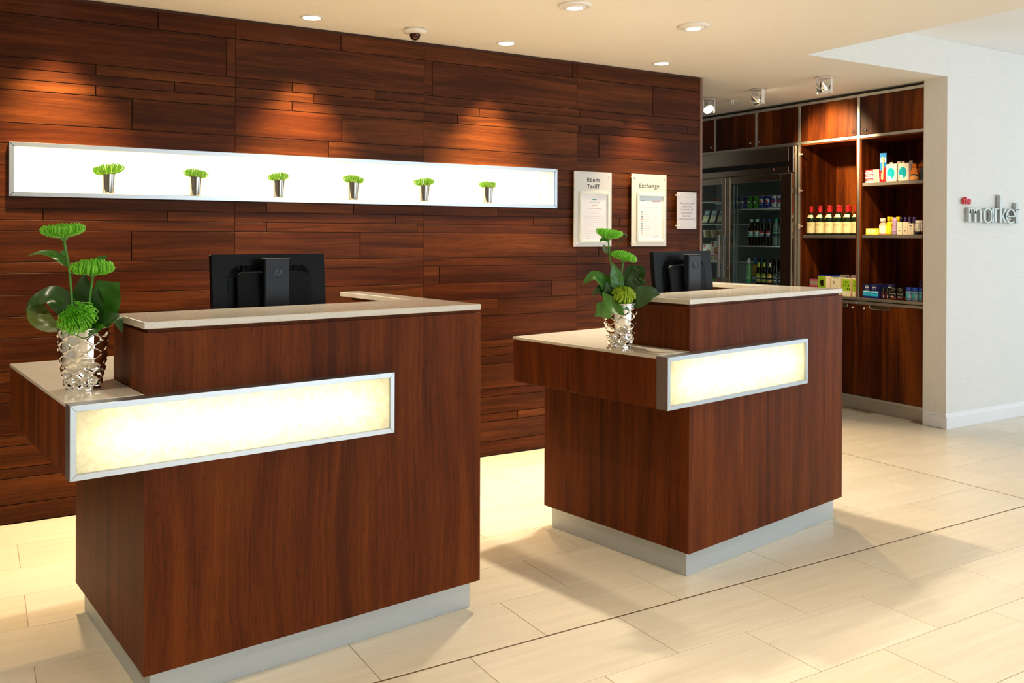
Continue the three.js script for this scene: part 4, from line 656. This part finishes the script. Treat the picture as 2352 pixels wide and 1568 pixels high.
// ------------------------------------------------------------------ lettering on the white wall
const fontBold = await new FontLoader().loadAsync('fonts/droid/droid_sans_bold.typeface.json');
{
  const t = thing('market_sign', 'raised metal lettering reading the market, with a small red word', 'sign', [6.062, 1.436, -3.638]);
  const dep = .022, lift = .012, letter = std({ color: 0xb4b8b4, metalness: .8, roughness: .42 });
  const ex = (s) => new THREE.ExtrudeGeometry(s, { depth: dep, bevelEnabled: true, bevelThickness: .0015, bevelSize: .0012, bevelOffset: -.0012, bevelSegments: 1, curveSegments: 28 }).translate(0, 0, lift);
  const box = (x0, x1, y0, y1) => ex(new THREE.Shape([V2(x0, y0), V2(x1, y0), V2(x1, y1), V2(x0, y1)]));
  const poly = (...p) => ex(new THREE.Shape(p.map((q) => V2(...q))));
  const arch = (x0, x1, y0, y1, st, th) => { const s = new THREE.Shape(), cx = (x0 + x1) / 2, rx = (x1 - x0) / 2, ry = .042; s.moveTo(x0, y1 - ry); s.absellipse(cx, y1 - ry, rx, ry, Math.PI, 0, true); s.lineTo(x1, y0); s.lineTo(x1 - st, y0); s.lineTo(x1 - st, y1 - ry); s.absellipse(cx, y1 - ry, rx - st, ry - th, 0, Math.PI, false); s.lineTo(x0 + st, y1 - ry); s.lineTo(x0, y1 - ry); return ex(s); };
  const xh = .105;
  mesh('letter', [box(0, .026, 0, xh), arch(.004, .094, 0, xh, .024, .012), arch(.070, .160, 0, xh, .024, .012)], letter, t);
  const ring = (cx, rx, a0, a1, sx, sy) => { const s = new THREE.Shape(), cy = .050, ry = .055; s.absellipse(cx, cy, rx, ry, a0, a1, false); s.absellipse(cx, cy, rx - sx, ry - sy, a1, a0, true); s.closePath(); return ex(s); };
  const full = (cx, rx, sx, sy) => { const s = new THREE.Shape(); s.absellipse(cx, .050, rx, .055, 0, Math.PI * 2); const h = new THREE.Path(); h.absellipse(cx, .050, rx - sx, .055 - sy, 0, Math.PI * 2, true); s.holes.push(h); return ex(s); };
  mesh('letter', [full(.238, .064, .024, .011), box(.286, .310, 0, xh)], letter, t);
  mesh('letter', [box(.316, .346, 0, xh), poly([.340, .082], [.352, .096], [.376, .098], [.376, xh + .002], [.355, xh], [.340, xh - .004])], letter, t);
  mesh('letter', [box(.382, .414, 0, .203), poly([.412, .046], [.446, xh], [.472, xh], [.430, .052], [.478, 0], [.446, 0], [.412, .044])], letter, t);
  mesh('letter', [ring(.528, .066, 0.0, Math.PI * 2 - .75, .024, .012), box(.470, .592, .044, .055)], letter, t);
  mesh('letter', [box(.594, .630, 0, .150), box(.582, .652, .094, .103)], letter, t);
  const tx = new TextGeometry('the', { font: fontBold, size: .046, depth: .014, curveSegments: 6, bevelEnabled: true, bevelThickness: .001, bevelSize: .0015, bevelSegments: 1 }); tx.computeBoundingBox(); const b = tx.boundingBox;
  ['t', 'h', 'e'].reduce((at, c) => { const g = new TextGeometry(c, { font: fontBold, size: .044, depth: .014, curveSegments: 6, bevelEnabled: true, bevelThickness: .001, bevelSize: .0016, bevelSegments: 1 }); g.computeBoundingBox(); const w = g.boundingBox.max.x - g.boundingBox.min.x; g.translate(at - g.boundingBox.min.x, .130, .010); mesh('red_letter', g, plain(0xc81420, .4), t); return at + w + .002; }, -.048);
}
// ------------------------------------------------------------------ monitors, seen from behind
const monBlack = phys({ color: 0x050506, roughness: .4, specularIntensity: .25 }), monDark = phys({ color: 0x040405, roughness: .5, specularIntensity: .25 }), monCol = phys({ color: 0x0c0f17, roughness: .35, specularIntensity: .5 });
function monitor(D, x, b, label, tint) {
  const p = onDesk(D, x, .886, b), t = thing('computer_monitor', label, 'monitor', [p.x, p.y, p.z], D.rotation.y, 'computer monitors on the desks');
  const H = 1.259 - .886, w = .455, tilt = (g) => g.rotateX(-.10).translate(0, H, -.01);   // hang from the top edge
  const rr2 = (a, c, r) => { const s = new THREE.Shape(); s.moveTo(-a / 2 + r, -c / 2); s.lineTo(a / 2 - r, -c / 2); s.quadraticCurveTo(a / 2, -c / 2, a / 2, -c / 2 + r); s.lineTo(a / 2, c / 2 - r); s.quadraticCurveTo(a / 2, c / 2, a / 2 - r, c / 2); s.lineTo(-a / 2 + r, c / 2); s.quadraticCurveTo(-a / 2, c / 2, -a / 2, c / 2 - r); s.lineTo(-a / 2, -c / 2 + r); s.quadraticCurveTo(-a / 2, -c / 2, -a / 2 + r, -c / 2); return s; };
  const exr = (a, c, r, d, bev = .003) => new THREE.ExtrudeGeometry(rr2(a, c, r), { depth: d, bevelEnabled: true, bevelThickness: bev, bevelSize: bev, bevelOffset: -bev, bevelSegments: 2, curveSegments: 6 });
  mesh('panel_housing', tilt(exr(w, .295, .006, .018).translate(0, -.148, -.022)), monBlack, t);
  mesh('screen', tilt(new THREE.PlaneGeometry(w - .03, .265).rotateY(Math.PI).translate(0, -.146, -.0255)), plain(0x050607, .15), t);
  const hump = mesh('rear_hump', tilt(exr(.285, .20, .03, .018, .006).translate(0, -.168, 0)), monDark, t);
  const ribs = []; const rib = (cx, cy, a) => ribs.push(new THREE.BoxGeometry(.0022, .024, .006).rotateZ(a).translate(cx, cy - .168, .004));
  for (let k = -22; k <= 22; k++) rib(k * .0052, .112, 0); for (let k = 0; k < 22; k++) for (const s of [-1, 1]) rib(s * .155, .07 - k * .0075, Math.PI / 2);
  for (let k = 1; k < 8; k++) for (const s of [-1, 1]) { const a = k / 8 * Math.PI / 2; rib(s * (.117 + .038 * Math.sin(a)), .073 + .039 * Math.cos(a), -s * a); }
  mesh('vent_ribs', tilt(mergeGeometries(ribs)), monDark, hump);
  const col = mesh('stand_column', bx(-.050, .050, .012, H - .016, .032, .062, .004), monCol, t);
  mesh('column_cap', bx(-.051, .051, H - .018, H - .0155, .030, .063, .001), plain(0x3a3a3c, .3), col);
  mesh('column_arm', bx(-.035, .035, H - .21, H - .12, .004, .034, .003), monDark, t);
  const logo = mesh('emblem_ring', new THREE.TorusGeometry(.0205, .0013, 8, 40).translate(.004, H - .068, .0622), plain(0x0a0c12, .3), col);
  const hp = new TextGeometry('hp', { font: fontBold, size: .021, depth: .0012, curveSegments: 5, bevelEnabled: false }); hp.computeBoundingBox(); const bb = hp.boundingBox; hp.translate(-(bb.max.x + bb.min.x) / 2, -(bb.max.y + bb.min.y) / 2, 0).applyMatrix4(new THREE.Matrix4().set(1, .25, 0, 0, 0, 1, 0, 0, 0, 0, 1, 0, 0, 0, 0, 1));
  mesh('emblem_letters', hp.translate(.004, H - .068, .0622), plain(0x07080c, .3), col);
  mesh('stand_base', exr(.24, .17, .02, .008, .003).rotateX(-Math.PI / 2).translate(0, .0031, 0), monBlack, t);
}
monitor(D1, .640, .62, 'black computer monitor seen from behind on the desk away from the fridge');
monitor(D2, .715, .56, 'black computer monitor seen from behind on the desk by the fridge');
// ------------------------------------------------------------------ embossed silver vases with chrysanthemums
function vaseGeo(H, prof) {
  const nu = 132, nv = 110, N = 7, R = 9, P = [], U = [], I = [];
  const crest = (k, u) => k + .23 * Math.cos(2 * Math.PI * u + k * Math.PI);
  for (let j = 0; j <= nv; j++) for (let i = 0; i <= nu; i++) {
    const v = j / nv, u = i / nu * N, s = v * R; let k = Math.floor(s) - 1; while (crest(k + 1, u) <= s) k++;
    const a = crest(k, u), b = crest(k + 1, u), t = (s - a) / (b - a), gap = b - a;
    const edge = Math.min(1, v * 14, (1 - v) * 18);
    const r = prof(v) - .0080 * edge * gap * gap * 4 * t * (1 - t) + .002 * edge, th = i / nu * Math.PI * 2;
    P.push(r * Math.sin(th), v * H, r * Math.cos(th)); U.push(i / nu, v);
  }
  for (let j = 0; j < nv; j++) for (let i = 0; i < nu; i++) { const a = j * (nu + 1) + i, b = a + 1, c = a + nu + 1, d = c + 1; I.push(a, b, d, a, d, c); }
  const g = new THREE.BufferGeometry(); g.setAttribute('position', new THREE.Float32BufferAttribute(P, 3)); g.setAttribute('uv', new THREE.Float32BufferAttribute(U, 2)); g.setIndex(I); g.computeVertexNormals(); return g;
}
const VP = (v) => .0475 + .0205 * Math.sin(Math.min(1, v * 1.08) * Math.PI * .5) + .001 * v;
const YAW = rad(-29.8855);
const petalMat = phys({ color: 0x9be83c, roughness: .5, transmission: .45, thickness: 0 }), petalMat2 = phys({ color: 0xd8f050, roughness: .5, transmission: .45, thickness: 0 });
const stemMat = plain(0x4f8a2e, .5), leafMat = phys({ color: 0x1f4a12, roughness: .28, transmission: .12, thickness: 0, side: THREE.DoubleSide }), leafMat2 = phys({ color: 0x3d7a1c, roughness: .35, transmission: .2, thickness: 0, side: THREE.DoubleSide }), leafMat3 = phys({ color: 0x56681c, roughness: .35, transmission: .2, thickness: 0, side: THREE.DoubleSide });
function bloom(R, n, up, droop = 0, hook = 1) {      // petals as thin curled tubes round the axis y: a bowl of petals, rim curling in
  const gs = [];
  for (let i = 0; i < n; i++) {
    const f = (i + .5) / n, az = i * 2.399963 + rr(-.2, .2), q = Math.sqrt(f);            // q: 0 centre .. 1 rim
    const rho = R * (.10 + .90 * q) * rr(.93, 1.05), top = R * up * (1 - droop * q * q * 1.2) * rr(.9, 1.1), pts = [];
    for (let k = 0; k <= 7; k++) {
      const s = k / 7, curl = Math.max(0, s - .72) / .28;
      const r = rho * Math.sin(s * Math.PI * .5) * (1 - .13 * hook * curl * curl);
      const y = top * (1 - Math.cos(s * Math.PI * .5)) + hook * R * .07 * curl - droop * R * .22 * q * Math.sin(s * 3.1) * s;
      pts.push(V3(r * Math.sin(az + .14 * s), y, r * Math.cos(az + .14 * s)));
    }
    gs.push(new THREE.TubeGeometry(new THREE.CatmullRomCurve3(pts), 8, R * rr(.021, .030), 4, false));
  }
  return mergeGeometries(gs);
}
function orient(g, dir, at) { return g.applyQuaternion(new THREE.Quaternion().setFromUnitVectors(V3(0, 1, 0), V3(...dir).normalize())).translate(...at); }
function leafGeo(pts, width, face = [0, .45, 1], fold = .25, lobes = 0, blunt = 0) {
  const c = new THREE.CatmullRomCurve3(pts.map((p) => V3(...p))), n = 22, m = 6, P = [], U = [], I = [], fv = V3(...face).normalize();
  for (let i = 0; i <= n; i++) {
    const s = i / n, p = c.getPoint(s), tg = c.getTangent(s), side = V3().crossVectors(tg, fv).normalize(), nr = V3().crossVectors(side, tg).normalize();
    let w = width * .5 * Math.pow(Math.sin(Math.PI * Math.pow(Math.min(1, s * (blunt ? .62 : 1) + .015), .75)), .8); if (lobes) w *= 1 + .28 * Math.sin(s * Math.PI * 2 * lobes);
    for (let j = 0; j <= m; j++) { const k = j / m * 2 - 1, q = p.clone().addScaledVector(side, k * w).addScaledVector(nr, -fold * w * (1 - Math.abs(k)) + .06 * w * Math.sin(s * 17 + j)); P.push(q.x, q.y, q.z); U.push(s, j / m); }
  }
  for (let i = 0; i < n; i++) for (let j = 0; j < m; j++) { const a = i * (m + 1) + j; I.push(a, a + 1, a + m + 2, a, a + m + 2, a + m + 1); }
  const g = new THREE.BufferGeometry(); g.setAttribute('position', new THREE.Float32BufferAttribute(P, 3)); g.setAttribute('uv', new THREE.Float32BufferAttribute(U, 2)); g.setIndex(I); g.computeVertexNormals(); return g;
}
function arrangement(D, x, b, spec, where) {
  const p = onDesk(D, x, .886, b), pos = [p.x, p.y, p.z];
  const v = thing('flower_vase', `hammered silver vase of green flowers on the ${where}`, 'vase', pos, YAW, 'silver flower vases');
  mesh('vase_body', vaseGeo(.176, VP), M.chrome, v);
  mesh('vase_rim', lathe([[VP(1) - .001, .172], [VP(1) + .002, .176], [VP(1), .179], [VP(1) - .004, .177], [VP(1) - .005, .10], [VP(.5) - .008, .05], [0, .045]], 48), M.chrome, v);
  mesh('vase_foot', lathe([[0, 0], [.047, 0], [.049, .003], [.047, .008]], 48), M.chrome, v);
  for (const f of spec.flowers) {
    const t = thing('chrysanthemum', `${f.label}, ${where}`, 'flower', pos, YAW, 'green chrysanthemums in the silver vases');
    mesh('petals', orient(bloom(f.R, f.n ?? 190, f.up, f.droop ?? 0, f.hook ?? 1), f.dir, f.at), f.mat ?? petalMat, t);
    mesh('calyx', orient(lathe([[0, -.012], [.006, -.010], [.014, -.002], [.016, .003], [0, .004]], 16), f.dir, f.at), stemMat, t);
    mesh('stem', tube(f.stem, .0035, 24, 7), stemMat, t);
    for (const l of f.leaves ?? []) mesh('leaf', leafGeo(...l.g), l.m ?? leafMat2, t);
    if (f.bud) mesh('bud', [new THREE.SphereGeometry(.007, 12, 10).translate(...f.bud[0]), tube(f.bud[1], .0016, 12, 5)], leafMat, t);
  }
  spec.leaves.forEach((l) => single('foliage_leaf', leafGeo(...l.g).rotateY(YAW).translate(...pos), l.m ?? leafMat, `${l.label}, ${where}`, 'leaf', 'large leaves in the silver vases'));
}
arrangement(D1, -.118, .187, {
  flowers: [
    { label: 'tallest green chrysanthemum on a long bare stem', R: .064, up: .46, dir: [-.05, 1, .12], at: [-.057, .436, 0], stem: [[-.056, .43, 0], [-.050, .395, 0], [-.042, .357, 0], [-.038, .32, 0], [-.034, .278, 0], [-.025, .15, 0]], leaves: [{ g: [[[-.043, .352, 0], [-.068, .378, .004], [-.105, .392, .01], [-.156, .383, .01]], .030, [0, .8, .6], .4] }, { g: [[[-.045, .385, 0], [-.056, .392, .006], [-.060, .396, .010]], .014] }] },
    { label: 'middle height green chrysanthemum with drooping rim', R: .065, up: .52, droop: .30, dir: [.04, 1, .16], at: [.029, .332, .005], stem: [[.029, .325, .005], [.026, .30, .004], [.020, .26, .002], [.012, .15, 0]] },
    { label: 'low green chrysanthemum facing outwards at the rim', R: .060, n: 190, up: .60, droop: .25, hook: 1.6, dir: [.02, .62, .8], at: [.008, .196, .040], stem: [[.008, .19, .038], [.006, .16, .02], [.004, .10, 0]] },
  ],
  leaves: [
    { label: 'small pointed green leaf rising behind the middle flower', m: leafMat2, g: [[[.012, .33, -.02], [.03, .365, -.025], [.06, .383, -.03]], .03, [0, .5, 1], .2] },
    { label: 'broad leaf arching outwards with yellow edge', m: leafMat, g: [[[-.02, .168, .0], [-.046, .24, .01], [-.085, .272, .015], [-.125, .258, .02], [-.158, .222, .02]], .072, [.2, .8, .7], .3] },
    { label: 'broad leaf curling back down to the rim', m: leafMat3, g: [[[-.128, .255, .005], [-.12, .215, .02], [-.085, .188, .03], [-.03, .172, .02]], .058, [.4, .3, 1], .25] },
    { label: 'upright folded leaf with a flat top', m: leafMat2, g: [[[.035, .165, -.02], [.052, .23, -.028], [.058, .308, -.03]], .080, [0, 0, 1], .15, 0, 1] },
    { label: 'dark upright leaf behind the stems', m: leafMat, g: [[[-.005, .16, -.02], [-.010, .25, -.03], [-.012, .330, -.028]], .085, [.1, .1, 1], .2] },
    { label: 'dark upright leaf below the middle flower', m: leafMat, g: [[[.02, .165, 0], [.036, .225, .005], [.044, .29, 0]], .070, [-.2, .1, 1], .3] },
    { label: 'narrow leaf drooping over the upper counter', m: leafMat, g: [[[.03, .17, .02], [.075, .20, .03], [.110, .205, .035], [.126, .165, .035]], .045, [0, .8, .7], .4] },
    { label: 'short leaf lying across the rim', m: leafMat2, g: [[[.02, .172, .03], [.055, .178, .05], [.090, .188, .06]], .040, [0, .7, .8], .3] },
  ] }, 'desk away from the fridge');
arrangement(D2, -.108, .255, {
  flowers: [
    { label: 'tallest green chrysanthemum with a bud on its stem', R: .057, up: .50, dir: [.12, 1, .1], at: [-.050, .436, 0], stem: [[-.050, .43, 0], [-.046, .39, 0], [-.040, .34, 0], [-.030, .28, 0], [-.018, .15, 0]], leaves: [{ m: leafMat3, g: [[[-.046, .375, 0], [-.062, .392, .004], [-.070, .41, .006]], .026] }, { g: [[[-.05, .425, 0], [-.075, .432, .01], [-.088, .420, .012]], .016] }], bud: [[.018, .447, 0], [[-.043, .375, 0], [-.015, .405, 0], [.016, .444, 0]]] },
    { label: 'tilted green chrysanthemum with hanging petals', R: .058, up: .50, droop: .40, dir: [.25, 1, .12], at: [.010, .350, .005], stem: [[.010, .345, .005], [.004, .30, .004], [-.002, .25, .002], [-.006, .15, 0]] },
    { label: 'low lime chrysanthemum facing outwards at the rim', R: .052, n: 210, up: .78, hook: 1.6, droop: .45, dir: [.02, .75, .66], at: [.004, .200, .040], mat: petalMat2, stem: [[.004, .195, .038], [.004, .16, .02], [.004, .10, 0]] },
  ],
  leaves: [
    { label: 'leaf arching away with a pale drooping tip', m: leafMat2, g: [[[-.015, .165, 0], [-.06, .25, .005], [-.105, .288, .01], [-.155, .25, .012]], .065, [.2, .7, .7], .3] },
    { label: 'narrow leaf below the arching leaf', m: leafMat, g: [[[-.02, .165, .01], [-.06, .215, .02], [-.085, .232, .02], [-.118, .208, .02]], .05, [0, .6, .8], .35] },
    { label: 'broad lobed leaf hanging over the rim', m: leafMat2, g: [[[.012, .178, .045], [-.03, .182, .075], [-.075, .158, .085], [-.118, .128, .08]], .115, [-.1, .75, .75], .12, 3] },
    { label: 'large smooth leaf reaching over the upper counter', m: leafMat, g: [[[.012, .17, .03], [.06, .20, .045], [.11, .222, .04], [.152, .212, .03]], .082, [0, .5, .9], .2] },
    { label: 'crinkled upright leaf with a curled top', m: leafMat, g: [[[.012, .17, 0], [.045, .24, 0], [.075, .29, -.005], [.088, .262, .012]], .085, [-.3, .2, 1], .3, 2] },
    { label: 'broad folded leaf behind the stems', m: leafMat3, g: [[[-.01, .165, -.02], [-.03, .24, -.03], [-.040, .290, -.03]], .10, [0, .1, 1], .2, 0, 1] },
    { label: 'upright leaf below the tilted flower', m: leafMat2, g: [[[-.008, .22, .008], [-.018, .28, .012], [-.034, .338, .01]], .06, [.3, 0, 1], .25] },
    { label: 'thin bent leaf beside the tilted flower', m: leafMat, g: [[[.006, .24, 0], [.028, .30, .004], [.050, .322, .004], [.072, .305, .008]], .028, [0, .7, .7], .4] },
    { label: 'dark leaf filling the middle of the bunch', m: leafMat, g: [[[0, .165, .0], [-.035, .21, .02], [-.06, .262, .01]], .08, [.3, .2, 1], .2] },
  ] }, 'desk by the fridge');
// ------------------------------------------------------------------ six silver cups with flower heads in the niche
M.cup = std({ color: 0x9a948c, metalness: 1, roughness: .07 });
const cupSpots = [[.570, 'closest to the closed end', .040], [.984, '', .034], [1.419, '', .032], [1.846, '', .034], [2.290, '', .034], [2.724, '', .031]];
const cupWord = ['first from the niche end away from the signs', 'second from the niche end away from the signs', 'third from the niche end away from the signs', 'third from the signs', 'second from the signs', 'nearest to the signs'];
const cupPetal = phys({ color: 0xb2e640, roughness: .5, transmission: .35, thickness: 0 });
cupSpots.forEach(([x, , R], k) => {
  const y = NY0 + .016, z = -4.600, c = thing('silver_cup', `tapered silver niche cup, ${cupWord[k]}`, 'cup', [x, y, z], 0, 'silver cups in the niche');
  mesh('cup', lathe([[0, 0], [.0255, 0], [.0275, .003], [.0355, .104], [.0365, .106], [.0350, .107], [.033, .10], [.025, .02], [0, .018]], 40), M.cup, c);
  const f = thing('cut_chrysanthemum', `green chrysanthemum head in niche cup, ${cupWord[k]}`, 'flower', [x, y, z], YAW, 'flower heads in the niche cups');
  mesh('petals', orient(bloom(R * 1.95, 120, .62, .3, .8), [[-.15, 1, .1], [.1, 1, 0], [-.1, 1, .1], [.1, 1, 0], [-.05, 1, .1], [.02, 1, 0]][k], [k === 0 ? .004 : 0, .104, 0]), cupPetal, f);
  mesh('stem', cyl(.003, .003, .08, 0, .065, 0), stemMat, f);
  if (k === 0) mesh('leaf', leafGeo([[-.01, .105, 0], [-.035, .122, .005], [-.062, .138, .005]], .02), leafMat2, f);
});
renderer.render(scene, camera);
